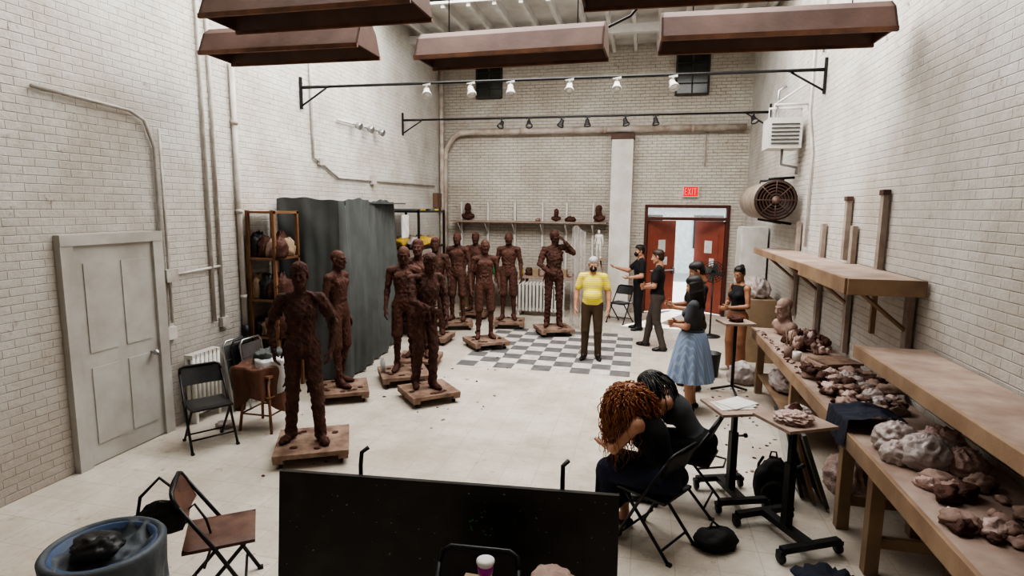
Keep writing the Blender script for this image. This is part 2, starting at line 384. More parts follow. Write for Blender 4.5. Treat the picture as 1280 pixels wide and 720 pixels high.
# ---------------------------------------------------------------- palette
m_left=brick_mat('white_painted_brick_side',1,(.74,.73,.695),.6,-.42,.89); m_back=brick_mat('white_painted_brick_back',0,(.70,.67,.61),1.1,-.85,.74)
m_floor=floor_mat()
clay=MT('brown_clay',(.118,.052,.038),.68,(.070,.031,.023),7,.9,36,dist=.016,spec=.35)
clay2=MT('rough_brown_clay',(.104,.045,.033),.7,(.060,.027,.020),9,1.,30,dist=.03,spec=.35)
claypale=MT('pale_clay',(.38,.27,.225),.7,(.26,.17,.14),9,.6,40,dist=.01)
dollywood=MT('clay_stained_plywood',(.34,.235,.175),.75,(.16,.095,.07),6,.6,30,dist=.01)
wood=MT('raw_pine_wood',(.36,.25,.165),.6,(.24,.155,.10),3,.3,40)
woodpink=MT('clay_dusted_wood',(.42,.325,.275),.7,(.28,.195,.155),3.5,.4,40)
steelb=MT('black_metal',(.018,.018,.02),.4,bump=.1)
steel=MT('grey_steel',(.45,.45,.46),.35,metal=.9,bump=.1)
white=MT('white_enamel',(.72,.71,.68),.45,(.6,.58,.54),5,.1)
rust=MT('rusty_brown_sheet_metal',(.14,.08,.062),.65,(.09,.048,.038),2.5,.3,25)
rust2=MT('orange_rust_metal',(.22,.105,.06),.65,(.11,.055,.038),4,.3,25)
blackpl=MT('black_plastic',(.02,.02,.022),.45,(.03,.028,.028),12,.15)
pink=MT('pink_clay_dusted_plastic',(.58,.44,.41),.4,(.44,.29,.25),7,.8,25,dist=.02)
plastic=MT('crumpled_clear_plastic',(.62,.57,.56),.22,(.46,.36,.33),4,.6,12,dist=.03,alpha=.8)
navy=MT('navy_cloth',(.018,.022,.04),.85,bump=.6,bscale=20,dist=.02)
paper=MT('white_paper',(.75,.74,.72),.7,bump=.05)
cardb=MT('cardboard',(.36,.26,.17),.8)
gray=MT('grey_cloth',(.115,.124,.122),.85,(.088,.096,.094),3,.3,60)
glassd=MT('dark_window_glass',(.03,.035,.03),.15,bump=0)
# ---------------------------------------------------------------- room shell
XL,XR,YB,YF,ZC=-5.1,2.26,14.3,-1.5,6.3
a=MB(); a.bb((XL-.2,YF-.2,-.15),(XR+.2,YB+.25,0),m_floor); a.build('floor')
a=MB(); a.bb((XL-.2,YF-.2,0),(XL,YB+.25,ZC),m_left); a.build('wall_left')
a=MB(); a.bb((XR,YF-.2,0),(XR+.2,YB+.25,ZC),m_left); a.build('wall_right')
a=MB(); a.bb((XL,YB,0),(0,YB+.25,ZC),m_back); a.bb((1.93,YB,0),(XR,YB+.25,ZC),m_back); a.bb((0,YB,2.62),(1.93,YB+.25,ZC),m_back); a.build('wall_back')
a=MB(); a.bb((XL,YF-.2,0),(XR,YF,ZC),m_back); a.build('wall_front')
mceil=MT('white_painted_ceiling_boards',(.76,.76,.75),.7,(.60,.58,.55),2,.3,30)
SX0,SX1,SY0,SY1=-4.8,1.9,4.2,10.6
a=MB(); a.bb((XL-.2,YF-.2,ZC),(XR+.2,SY0,ZC+.15),mceil); a.bb((XL-.2,SY1,ZC),(XR+.2,YB+.25,ZC+.15),mceil)
a.bb((XL-.2,SY0,ZC),(SX0,SY1,ZC+.15),mceil); a.bb((SX1,SY0,ZC),(XR+.2,SY1,ZC+.15),mceil); a.build('ceiling')
a=MB()
for i in range(15):
    x=XL+.3+i*.49; a.bb((x,SY1+.05,ZC-.16),(x+.07,YB,ZC),mceil)
a.bb((XL,12.2,ZC-.32),(XR,12.35,ZC-.16),mceil); a.build('ceiling_joists')
a=MB()
for (l,h_) in (((SX0-.06,SY0-.06,ZC-.1),(SX0,SY1+.06,ZC+.6)),((SX1,SY0-.06,ZC-.1),(SX1+.06,SY1+.06,ZC+.6)),((SX0,SY0-.06,ZC-.1),(SX1,SY0,ZC+.6)),((SX0,SY1,ZC-.1),(SX1,SY1+.06,ZC+.6))): a.bb(l,h_,mceil)
for i in range(1,5): x=SX0+i*(SX1-SX0)/5; a.bb((x-.02,SY0,ZC+.5),(x+.02,SY1,ZC+.56),steel)
a.bb((SX0-.06,SY0-.06,ZC+.6),(SX1+.06,SY1+.06,ZC+.63),MT('skylight_sun_block',(.8,.82,.82),.5,bump=0,emit=.6))  # unseen opaque panel, added to keep the sun out; given a faint glow
a.build('skylight')
# checker tile patch
mt=MT('grey_vinyl_tile',(.12,.12,.125),.5,(.19,.18,.175),6,.1); mtw=MT('white_vinyl_tile',(.66,.63,.58),.5,(.50,.46,.41),6,.1)
a=MB()
for i in range(9):
    for j in range(10):
        x=-2.87+i*.305; y=8.6+j*.305
        a.bb((x+.002,y+.002,0),(x+.303,y+.303,.003),mt if (i+j)%2==0 else mtw)
a.build('floor_checkered_tiles')
a=MB(); r=random.Random(77)
for i in range(90):
    if i<50: x,y=r.uniform(.95,1.5),r.uniform(5.4,8.4)
    else: x,y=r.uniform(-4.0,-1.8),r.uniform(4.4,9.5)
    a.lump((x,y,0),(r.uniform(.008,.03),r.uniform(.008,.02),r.uniform(.004,.01)),clay if i%2 else claypale,i,.4,2,8,6,rot=r.random()*6)
a.build('clay_crumbs')
# outside
a=MB(); a.bb((-8,YB+.26,-.16),(10,30,-.02),MT('outdoor_concrete',(.45,.44,.42),.8)); a.build('ground_outside')
a=MB(); fm=MT('pale_outdoor_facade',(.75,.76,.72),.8); a.bb((-6,24,-.02),(9,24.4,3.2),fm)
for i in range(6): a.bb((-5+i*2.3,23.93,1.),(-3.9+i*2.3,24,2.3),glassd)
a.build('building_outside')
# ---------------------------------------------------------------- doors / windows
dr=MT('red_brown_door_paint',(.34,.10,.065),.4,(.26,.075,.05),3,.1)
drd=MT('dark_red_door_frame',(.10,.03,.022),.5)
a=MB()
a.bb((0,YB-.04,0),(.07,YB+.2,2.62),drd); a.bb((1.86,YB-.04,0),(1.93,YB+.2,2.62),drd); a.bb((.07,YB-.04,2.55),(1.86,YB+.2,2.62),drd); a.bb((.07,YB-.04,2.26),(1.86,YB+.2,2.33),drd)
a.bb((.07,YB+.1,2.33),(1.86,YB+.105,2.55),MT('transom_glass',(.8,.85,.82),.1,bump=0,alpha=.25)); a.build('trim_1')
def door(name,x,ang,flip):
    a=MB(); L=.88*(-1 if flip else 1)
    l,h_=sorted((0,L)); a.bb((l,-.022,.02),(h_,.022,2.24),dr)
    cx=L*.5; a.bb((cx-.28,-.03,1.25),(cx+.28,-.0225,1.95),dr)
    a.box((cx,-.035,1.62),(.22,.006,.3),paper); a.box((cx+.12,-.035,1.25),(.14,.006,.2),paper)
    a.tube([(L*.1,-.03,1.02),(L*.1,-.075,1.02),(L*.9,-.075,1.02),(L*.9,-.03,1.02)],.016,steel); a.box((L*.93,-.05,1.0),(.07,.05,.16),steel)
    a.build(name,(x,YB+.1,0),ang)
door('door_1',.075,40,False); door('door_2',1.855,-46,True)
a=MB(); wd=MT('white_door_paint',(.52,.51,.48),.5,(.42,.39,.36),3,.1)
a.bb((XL+.002,4.2,.01),(XL+.04,5.08,2.12),wd)
for (y0,y1) in((4.08,4.2),(5.08,5.2)): a.bb((XL+.002,y0,0),(XL+.07,y1,2.12),wd)
a.bb((XL+.002,4.08,2.12),(XL+.075,5.2,2.22),wd)
for z0,z1 in((.2,.95),(1.1,1.95)):
    for y0 in(4.3,4.7): a.bb((XL+.03,y0,z0),(XL+.05,y0+.3,z1),wd)
a.cyl((XL+.04,4.98,.95),(XL+.09,4.98,.95),.012,steel); a.lathe((XL+.11,4.98,.95),[(.0,-.03),(.03,-.015),(.03,.015),(0,.03)],steel,rot=RY(90)); a.build('door_3')
def window(name,x0,x1,z0,z1):
    a=MB(); fr=MT('dark_window_frame',(.06,.055,.04),.6); a.bb((x0,YB-.03,z0),(x1,YB-.005,z1),glassd)
    a.bb((x0-.04,YB-.06,z0-.04),(x0,YB-.001,z1+.04),fr);a.bb((x1,YB-.06,z0-.04),(x1+.04,YB-.001,z1+.04),fr);a.bb((x0,YB-.06,z1),(x1,YB-.001,z1+.04),fr);a.bb((x0,YB-.08,z0-.05),(x1,YB-.001,z0),fr)
    a.bb(((x0+x1)/2-.015,YB-.05,z0),((x0+x1)/2+.015,YB-.03,z1),fr)
    for k in(1,2,3): z=z0+(z1-z0)*k/4; a.bb((x0,YB-.05,z-.012),(x1,YB-.03,z+.012),fr)
    a.build(name)
window('window_1',-4.17,-3.58,5.22,5.98); window('window_2',.6,1.27,5.15,6.05)
# ---------------------------------------------------------------- pipes and wall services
pm=MT('painted_pipe',(.62,.57,.51),.5,(.40,.31,.26),5,.2)
pw=MT('whitewashed_conduit',(.56,.54,.51),.5,(.42,.37,.33),5,.2)
a=MB(); y=YB-.14
a.tube([(-5.0,y,0),(-5.0,y,3.75),(-4.97,y,3.95),(-4.75,y,4.26),(-4.6,y,4.34),(-4.4,y,4.36),(2.15,y,4.36)],.075,pm,12)
a.tube([(-5.02,y-.16,0),(-5.02,y-.16,6.25)],.055,pm,10)
for x in(-3,-1,1): a.tube([(x,YB-.002,4.36),(x,y,4.36)],.03,pm); a.cyl((x-.04,y,4.36),(x+.04,y,4.36),.09,pm)
a.tube([(1.3,YB-.04,4.3),(1.3,YB-.04,3.5)],.014,pm); a.build('heating_pipe')
a=MB(); a.tube([(XL+.045,6.47,0.9),(XL+.045,6.47,4.25)],.034,pw,10)
for z in(1.3,2.4,3.5): a.cyl((XL+.045,6.47,z),(XL+.045,6.47,z+.05),.042,pw)
a.cyl((XL+.055,6.47,.75),(XL+.055,6.47,.95),.05,steelb); a.build('heating_pipe')
a=MB()
for yy in(5.95,6.1): a.tube([(XL+.03,yy,1.1),(XL+.03,yy,6.2)],.02,pw)
a.tube([(XL+.03,5.22,1.72),(XL+.03,6.1,1.76)],.016,pw)
a.tube([(XL+.03,5.3,3.3),(XL+.03,5.3,1.2)],.014,pw)
a.bb((XL+.002,5.22,1.66),(XL+.08,5.38,1.8),pw); a.bb((XL+.002,5.22,1.02),(XL+.05,5.34,1.16),white)
a.bb((XL+.002,6.05,1.0),(XL+.06,6.17,1.12),pw)
a.tube([(XL+.03,4.0,3.48),(XL+.03,4.95,3.43),(XL+.03,5.12,3.36),(XL+.03,5.225,3.1),(XL+.03,5.225,.75)],.018,pw)
a.build('electrical_conduit')
a=MB(); a.tube([(XL+.03,8.25,5.5),(XL+.03,8.25,4.0),(XL+.03,8.27,3.25),(XL+.03,8.45,3.2),(XL+.03,9.0,2.98),(XL+.03,13.6,3.02)],.02,pw)
a.bb((XL+.002,8.4,3.15),(XL+.06,8.5,3.25),pw); a.bb((XL+.002,10.2,2.92),(XL+.08,10.34,3.08),pw); a.bb((XL+.002,13.55,2.5),(XL+.12,13.85,2.85),MT('rust_box',(.2,.12,.08),.7)); a.build('electrical_conduit')
# triple wall spotlights
a=MB(); a.tube([(XL+.05,9.0,3.93),(XL+.05,10.5,3.95)],.02,white)
for yy in(9.5,9.95,10.4):
    a.cyl((XL+.05,yy,3.93),(XL+.12,yy,3.93),.012,steel); a.lathe((XL+.16,yy,3.9),[(.02,-.06),(.05,-.03),(.065,.05),(.055,.06),(.0,.045)],steel,rot=RY(110))
a.build('spotlight_bar')
# tracks
lampf=MT('lamp_face_glass',(.95,.95,.95),.2,bump=0)
def track(name,p0,p1,spots,lamp):
    a=MB(); p0,p1=V(p0),V(p1); a.tube([p0+V((.01,0,0)),p1-V((.01,0,0))],.02,steelb,6)
    for p,s in((p0,1),(p1,-1)):
        q=p+V((s*.02,0,0)); a.box(q+V((0,0,-.08)),(.03,.04,.46),steelb)
        a.tube([q+V((0,0,-.27)),q+V((s*.42,0,-.02))],.014,steelb,6); a.tube([q,q+V((s*.45,0,0))],.024,steelb,6)
    for x in spots:
        t=(x-p0.x)/(p1.x-p0.x); q=p0.lerp(p1,t)
        a.cyl(q,q+V((0,0,-.06)),.014,lamp); a.box(q+V((0,0,-.015)),(.12,.03,.03),lamp)
        R=RX(-35 if random.random()<.5 else -15)@RY(random.uniform(-20,20))
        a.lathe(q+V((0,0,-.12)),[(.028,.07),(.04,.05),(.045,.0),(.068,-.055),(.07,-.075),(.06,-.075),(.05,-.05)],lamp,16,rot=R)
        a.lathe(q+V((0,0,-.12)),[(.0,-.058),(.055,-.06),(.056,-.064),(0,-.066)],lampf,16,rot=R)
    a.build(name)
track('track_lighting_rail',(XL,8.0,4.25),(XR,8.62,4.35),[-3.15,-2.5,-1.93,-1.1,-.45,.3],white)
track('track_lighting_rail',(XL,11.75,4.32),(XR,12.1,4.36),[-2.95,-2.38,-1.72,-1.2,-.45,.13,1.95],blackpl)
# hanging louvre troughs
def trough(x0,x1,y,z,rz=0,mat=rust,mat2=rust2):
    a=MB(); L=x1-x0
    prof=[(-.26,-.10),(-.17,.10),(-.08,.17),(.08,.17),(.17,.10),(.26,-.10),(.235,-.10),(.15,.08),(.07,.14),(-.07,.14),(-.15,.08),(-.235,-.10)]
    n=len(prof)
    vs=[(x,p[0],p[1]) for x in(-L/2,L/2) for p in prof]
    a.add(vs,[(i,(i+1)%n,n+(i+1)%n,n+i) for i in range(n)],mat)
    for x in(-L/2,L/2-.02):
        vs=[(x+d,p[0],p[1]) for d in(0,.02) for p in prof[:6]]
        a.add(vs,[tuple(range(6)),tuple(range(11,5,-1))]+[(i,6+i,6+(i+1)%6,(i+1)%6) for i in range(6)],mat)
    a.box((0,-.253,-.11),(L,.03,.04),mat2); a.box((0,.253,-.11),(L,.03,.04),mat2)
    for s in(-.05,.05): a.cyl((-L/2+.06,s,.05),(L/2-.06,s,.05),.019,white,seg=10)
    for s in(-L*.35,L*.35): a.tube([(s,0,.15),(s,0,ZC-z-.0)],.006,steelb,5)
    return a.build('hanging_light_trough',((x0+x1)/2,y,z),rz)
trough(-4.55,-2.78,5.6,4.16,1); trough(-2.40,-.44,6.1,4.15,-2); trough(.07,2.02,5.95,4.15,2)
trough(-4.05,-1.98,5.03,4.32,0); trough(-.60,1.62,5.2,4.37,1)
a=MB(); a.tube([(XL,5.35,4.75),(XR,5.5,4.78)],.03,rust); a.tube([(XL,7.4,5.15),(XR,7.6,5.2)],.03,steelb); a.build('ceiling_support_pipe')
a=MB(); a.tube([(.2,5.6,4.9),(.12,5.6,4.6),(-.05,5.6,4.4),(-.2,5.65,4.25),(-.4,5.7,4.18)],.012,steelb); a.build('hanging_cable')
# pillar duct
a=MB(); a.bb((-.82,YB-.35,0),(-.32,YB-.02,4.12),MT('white_duct_paint',(.74,.73,.70),.6,(.62,.59,.54),3,.1)); a.bb((-.84,YB-.37,4.12),(-.30,YB-.02,4.25),rust); a.build('duct_column',bevel=.01)
# exit sign
a=MB(); a.bb((.84,YB-.07,2.80),(1.2,YB-.01,3.06),white); red=MT('exit_sign_red',(.75,.01,.01),.4,bump=0,emit=.8)
a.bb((.86,YB-.075,2.82),(1.18,YB-.0705,3.04),red)
def letter(segs,x):
    for (x0,z0,x1,z1) in segs: a.bb((x+min(x0,x1)-.006,YB-.08,2.86+min(z0,z1)-.006),(x+max(x0,x1)+.006,YB-.0755,2.86+max(z0,z1)+.006),paper)
letter([(0,0,0,.14),(0,0,.045,0),(0,.07,.04,.07),(0,.14,.045,.14)],.89)
for k in range(8): a.box((.99-.025+k*.007,YB-.078,2.86+k*.02),(.012,.005,.022),paper); a.box((.99+.025-k*.007,YB-.078,2.86+k*.02),(.012,.005,.022),paper)
letter([(0,0,0,.14)],1.055); letter([(0,.14,.06,.14),(.03,0,.03,.14)],1.085); a.build('exit_sign')
# heater unit + drum blower on right wall
a=MB(); c=V((1.96,9.6,3.64)); a.box(c,(.46,.46,.44),white)
for k in range(6): a.box(c+V((0,-.24,-.15+k*.055)),(.38,.012,.02),MT('grille_dark',(.08,.08,.08),.5))
for dy in(-.18,.18): a.tube([(2.25,9.6+dy,4.05),(1.8,9.6+dy,4.05),(1.8,9.6+dy,3.86)],.018,white)
a.tube([(2.24,9.42,4.35),(1.8,9.42,4.05)],.015,white); a.tube([(1.9,9.7,3.86),(1.9,9.7,4.3),(2.0,9.7,4.36)],.02,steel)
a.tube([(1.98,9.6,3.42),(1.98,9.6,3.2),(2.2,9.6,3.15),(2.2,9.6,3.05)],.02,steel); a.build('unit_heater')
a=MB(); br_=MT('brown_painted_metal',(.13,.08,.06),.5,(.09,.05,.04),4,.2); brd=MT('dark_brown_metal',(.05,.03,.025),.5)
R=RX(90); c=(1.88,9.75,2.66)
a.lathe(c,[(.05,-1.3),(.2,-1.25),(.28,-1.05),(.30,.40),(.28,.42)],MT('beige_drum',(.36,.30,.25),.5,(.24,.19,.15),4,.2),28,rot=R)
a.lathe(c,[(.285,.405),(.30,.44),(.30,.46),(.26,.46),(.26,.425),(.0,.425)],brd,28,rot=R)
for k in range(6): 
    r=.045+.045*k; a.tube([(c[0]+r*math.cos(t*math.pi/12),c[1]-.465,c[2]+r*math.sin(t*math.pi/12)) for t in range(24)],.006,br_,5,closed=True)
for k in range(8): t=k*math.pi/4; a.tube([(c[0],c[1]-.465,c[2]),(c[0]+.28*math.cos(t),c[1]-.465,c[2]+.28*math.sin(t))],.008,br_,5)
a.lathe(c,[(0,.45),(.06,.45),(.06,.48),(0,.49)],br_,16,rot=R)
for yy in(9.9,10.6): a.tube([(2.25,yy,3.02),(1.88,yy,3.0),(1.88,yy,2.9)],.02,steelb); a.tube([(2.25,yy,2.3),(1.88,yy,2.36)],.02,steelb)
a.build('drum_fan_heater')
a=MB(); a.tube([(XR-.03,9.2,4.9),(XR-.03,9.2,3.9),(XR-.03,8.9,3.3),(XR-.03,8.9,2.0)],.018,pw); a.tube([(XR-.03,8.75,6.2),(XR-.03,8.75,4.6)],.015,pw); a.build('electrical_conduit')
# ---------------------------------------------------------------- right wall shelves
a=MB()
a.bb((1.72,6.76,1.88),(2.24,9.75,1.92),woodpink); a.bb((1.70,6.76,1.84),(1.74,9.75,1.93),wood)
a.bb((1.66,5.25,1.90),(2.24,6.75,1.95),woodpink); a.bb((1.64,5.25,1.82),(1.68,6.75,1.955),wood); a.bb((1.66,5.22,1.82),(2.24,5.26,1.955),wood)
gb_=MT('weathered_grey_board',(.42,.36,.31),.7,(.26,.20,.17),4)
for yy in(5.4,6.9,8.0,9.2):
    a.bb((2.19,yy,.95),(2.24,yy+.09,2.35 if yy>6 else 1.9),gb_); a.tube([(2.2,yy+.045,1.5),(1.78,yy+.045,1.86)],.02,wood,4,smooth=False)
a.bb((1.95,5.5,1.45),(1.99,5.54,1.9),wood)
a.build('mounted_storage_shelf',bevel=.004)
a=MB(); a.bb((1.72,2.6,1.38),(2.24,5.1,1.42),woodpink); a.bb((1.70,2.6,1.33),(1.73,5.1,1.43),wood)
for yy in(3.,4.2): a.tube([(2.22,yy,1.0),(1.8,yy,1.36)],.02,wood,4,smooth=False)
a.build('mounted_storage_shelf',bevel=.004)
a=MB()
for yy,z1 in((6.15,2.66),(7.15,2.62)): a.bb((2.19,yy,1.96),(2.24,yy+.08,z1),gb_); a.bb((2.18,yy-.01,z1),(2.245,yy+.09,z1+.05),rust)
a.build('mounted_boards')
# workbench
a=MB(); a.bb((1.52,2.4,.85),(2.24,8.4,.90),woodpink); a.bb((1.50,2.4,.78),(1.53,8.4,.905),wood)
for yy in(2.6,4.15,4.75,6.4,8.25):
    for x in(1.58,2.1): a.bb((x,yy,0),(x+.09,yy+.09,.85),wood)
    a.bb((1.6,yy+.02,.2),(2.15,yy+.06,.28),wood)
a.bb((1.6,6.4,.25),(2.2,8.3,.28),wood); a.build('workbench',bevel=.004)
# clutter on the bench
a=MB(); r=random.Random(3)
for i in range(70):
    x=r.uniform(1.60,2.14); y=r.uniform(4.97,6.02); s=r.uniform(.02,.07); a.lump((x,y,.901+r.choice([0,0,.03,.06])),(s*1.6,s,s*.8),[clay,claypale,clay,pink,claypale][i%5],i,.45,2.,18,12,rot=r.random()*3)
for i in range(5): a.lump((1.95,5.1+.2*i,.901),(.09,.08,.07),plastic,i+300,.25,2.2,36,24,ridge=True)
a.build('pile_of_clay_pieces')
a=MB()
for i in range(50):
    x=r.uniform(1.68,2.14); y=r.uniform(6.9,7.6); s=r.uniform(.02,.06); a.lump((x,y,.901+r.choice([0,.03,.07])),(s,s,s*1.5),[clay,clay,claypale,pink][i%4],i+40,.45,2.,18,12,rot=r.random()*3)
a.build('pile_of_clay_pieces')
a=MB()
for i in range(36):
    x=r.uniform(1.62,2.14); y=r.uniform(2.7,3.75); s=r.uniform(.025,.07); a.lump((x,y,.901),(s*1.4,s,s*.8),[clay,pink,claypale][i%3],i+200,.45,2.,18,12,rot=r.random()*3)
a.build('pile_of_clay_pieces')
a=MB()
for i in range(5): a.box((1.86+.02*i,6.33-.01*i,.912+i*.022),(.38,.34,.02),woodpink if i%2 else dollywood,RZ(8*i-14))
a.build('stack_of_boards')
a=MB()
for x,y,h_,m in((1.60,6.72,.14,claypale),(1.66,6.60,.10,white)): a.lathe((x,y,.901),[(.04,0),(.045,h_),(.04,h_),(.036,.01)],m)
for k in range(7): a.tube([(1.60,6.72,.92),(1.60+r.uniform(-.05,.05),6.72+r.uniform(-.05,.05),1.2)],.005,wood,5)
a.build('jars_with_sculpting_tools')
a=MB()
for i in range(50):
    x=r.uniform(1.55,1.6); y=r.uniform(6.0,8.2); s=r.uniform(.008,.02); a.lump((x,y,.901),(s*1.4,s,s*.7),[clay,claypale,pink][i%3],i,.5,2,8,6,rot=r.random()*3)
for i in range(8): x=r.uniform(1.56,1.6); y=r.uniform(7.0,8.1); t=1.3+r.random()*.5; a.tube([(x,y,.908),(x+.12*math.cos(t),y+.12*math.sin(t),.908)],.006,[wood,steel][i%2],6)
a.build('clay_scraps_and_tools')
def bust(name,loc,yaw,mat,s=1.,amp=.002,seed=0,hair='none',ped=True):
    P=head_prims((0,0,.30),RX(-6),hair=hair); cone(P,(-.11,-.03,.10),(.11,-.03,.10),.06,.06,0,.05); cone(P,(0,-.03,.06),(0,-.02,.2),.055,.055,0,.05); ell(P,(0,-.03,.065),(.12,.08,.06),None,0,.04)
    vs,Q,l=sdf_mesh(P,.008,amp,50,seed); vs[:,2]-=vs[:,2].min(); me=bpy.data.meshes.new(name); me.from_pydata((vs*s).tolist(),[],Q.tolist()); me.materials.append(mat)
    me.polygons.foreach_set('use_smooth',[True]*len(Q)); ob=bpy.data.objects.new(name,me); COL.objects.link(ob); ob.location=loc; ob.rotation_euler=(0,0,math.radians(yaw)); return ob
bust('clay_bust',(1.8,7.95,.903),120,claypale,1.15)
a=MB()
def cloth(u,v):
    x=1.52+u*.42; y=4.47+v*.46; n_=mnoise.noise(V((x*7,y*7,1)))*.04+mnoise.noise(V((x*16,y*16,4)))*.02
    z=.955+n_+.07*math.sin(u*math.pi)
    if u<.2: z-= (.2-u)*.9; x=1.485+u*.1
    return V((x,y,z))
a.grid(cloth,36,40,navy); a.build('navy_jacket')
a=MB()
for i,(x,y,s) in enumerate(((1.72,4.22,.13),(1.95,4.15,.14),(1.80,3.98,.14),(1.98,3.92,.11),(1.66,4.02,.09))): a.lump((x,y,.901),(s*1.1,s,s*.95),plastic if i%2==0 else pink,i+55,.25,2.3,50,32,ridge=True)
a.build('plastic_bag')
# below the bench
a=MB()
for i,(mm,w_) in enumerate(((steelb,.5),(wood,.44),(gray,.4))):
    R=RY(-14-3*i); x=1.36+i*.06; y=5.45-.12*i; a.box((x,y,.34),(.03,w_,.66),mm,R); a.box((x-.018,y,.34),(.004,w_-.08,.56),paper if i==0 else cardb,R)
a.build('leaning_picture_frames')
a=MB(); a.lump((1.80,7.6,.3),(.18,.3,.16),plastic,2,.22,2.,60,36,ridge=True); a.build('plastic_bag')
a=MB(); a.lump((1.48,8.76,0),(.2,.2,.2),plastic,12,.22,2.,60,36,ridge=True); a.build('plastic_bag')
a=MB(); a.lump((1.28,3.85,0),(.2,.24,.08),navy,14,.5,3,40,20); a.build('dark_cloth_heap')
a=MB(); a.lump((1.87,5.5,0),(.17,.25,.2),pink,15,.25,2.,60,36,ridge=True); a.build('plastic_bag')
a=MB(); a.lathe((1.05,9.0,0),[(.13,0),(.16,.35),(.165,.36),(.15,.36),(.12,.02)],blackpl,24); a.build('bucket')
# white cabinet + wrapped stuff, fan
a=MB(); a.bb((1.78,11.4,0),(2.22,12.0,2.2),white); a.bb((1.76,11.42,.05),(1.785,11.7,2.15),white); a.bb((1.76,11.71,.05),(1.785,11.98,2.15),white); a.cyl((1.75,11.68,1.0),(1.75,11.68,1.2),.008,steel); a.build('storage_cabinet')
a=MB(); a.bb((1.66,10.0,0),(2.15,10.8,1.05),cardb); a.lump((1.89,10.4,1.05),(.22,.32,.22),plastic,21,.25,2.,60,36,ridge=True); a.build('wrapped_storage_box')
def pfan(loc,yaw):
    a=MB(); a.lathe((0,0,0),[(.2,0),(.2,.02),(.05,.05),(.02,.07)],blackpl); a.cyl((0,0,.05),(0,0,1.2),.016,steelb)
    for y in(-.05,.07):
        for k in range(5): rr=.04+k*.042; a.tube([(rr*math.cos(t*math.pi/12),y+(.0 if k<4 else (.03 if y<0 else -.03)),1.3+rr*math.sin(t*math.pi/12)) for t in range(24)],.004,steelb,4,closed=True)
        for k in range(16): t=k*math.pi/8; a.tube([(0,y,1.3),(.21*math.cos(t),y,1.3+.21*math.sin(t))],.003,steelb,4)
    for k in range(4): t=k*math.pi/2+.3; a.box((.1*math.cos(t),.01,1.3+.1*math.sin(t)),(.15,.01,.09),gray,RY(-math.degrees(t))@RX(25))
    a.cyl((0,-.18,1.3),(0,-.05,1.3),.06,blackpl); a.cyl((0,-.1,1.18),(0,-.1,1.3),.02,blackpl); a.build('pedestal_fan',loc,yaw)
pfan((1.36,11.9,0),170)
a=MB(); a.box((0,0,1.0),(.42,.36,.03),woodpink); a.cyl((0,0,.1),(0,0,1.0),.022,steelb)
for k in range(3): t=k*2*math.pi/3+.4; a.tube([(0,0,.12),(.28*math.cos(t),.28*math.sin(t),.02)],.016,steelb)
a.lump((0,0,1.01),(.09,.09,.06),clay,31,.4,3); a.build('sculpture_stand',(1.26,8.15,0),15)
def wstand2(z,mat,w_,base_):
    a=MB(); bx,by=base_
    a.box((0,0,.1),(.07,by,.05),steelb)
    for s in(-1,1):
        a.box((0,s*by/2,.1),(bx,.05,.045),steelb)
        for q in(-1,1):
            a.cyl((q*bx/2-.012,s*by/2,.045),(q*bx/2+.012,s*by/2,.045),.042,blackpl,seg=16); a.box((q*bx/2,s*by/2,.085),(.05,.05,.03),steelb)
    a.bb((-.03,-.03,.1),(.03,.03,.62),steelb); a.bb((-.02,-.02,.6),(.02,.02,z-.02),steelb); a.tube([(.03,0,.58),(.1,0,.58)],.01,steel); a.lathe((.11,0,.58),[(0,-.02),(.02,-.01),(.02,.01),(0,.02)],blackpl,rot=RY(90))
    a.box((0,0,z-.02),(.2,.2,.02),steelb); a.box((0,0,z),(w_,w_*.95,.022),mat); return a
a=wstand2(.95,woodpink,.42,(.5,.5)); a.lump((-.04,-.03,.958),(.13,.12,.05),pink,33,.4,2.6,60,34,ridge=True); a.lump((.10,.08,.958),(.09,.09,.05),plastic,35,.3,2.6,40,24,ridge=True); a.lump((.05,.05,.96),(.05,.04,.07),clay,36,.3,2); a.build('wheeled_sculpture_stand',(1.15,4.50,0),28)
a=wstand2(.84,woodpink,.44,(.42,.42))
for i in range(3): a.box((-.03+.03*i,.02*i,.854+.004*i),(.3,.22,.003),paper,RZ(12*i))
a.build('wheeled_sculpture_stand',(.82,5.05,0),20)
# backpack
a=MB(); bp=MT('black_backpack_fabric',(.018,.018,.02),.75,bump=.5,bscale=30)
a.lump((0,0,0),(.15,.10,.24),bp,3,.12,2,30,22); a.lump((0,-.1,.02),(.11,.05,.12),bp,4,.12,2,24,16)
for s in(-.07,.07): a.tube([(s,.08,.34),(s*1.3,.14,.25),(s*1.4,.13,.12),(s,.09,.04)],.012,bp)
a.tube([(-.03,.02,.37),(-.02,.02,.42),(.02,.02,.42),(.03,.02,.37)],.008,bp); a.build('backpack',(1.18,5.16,0),0)
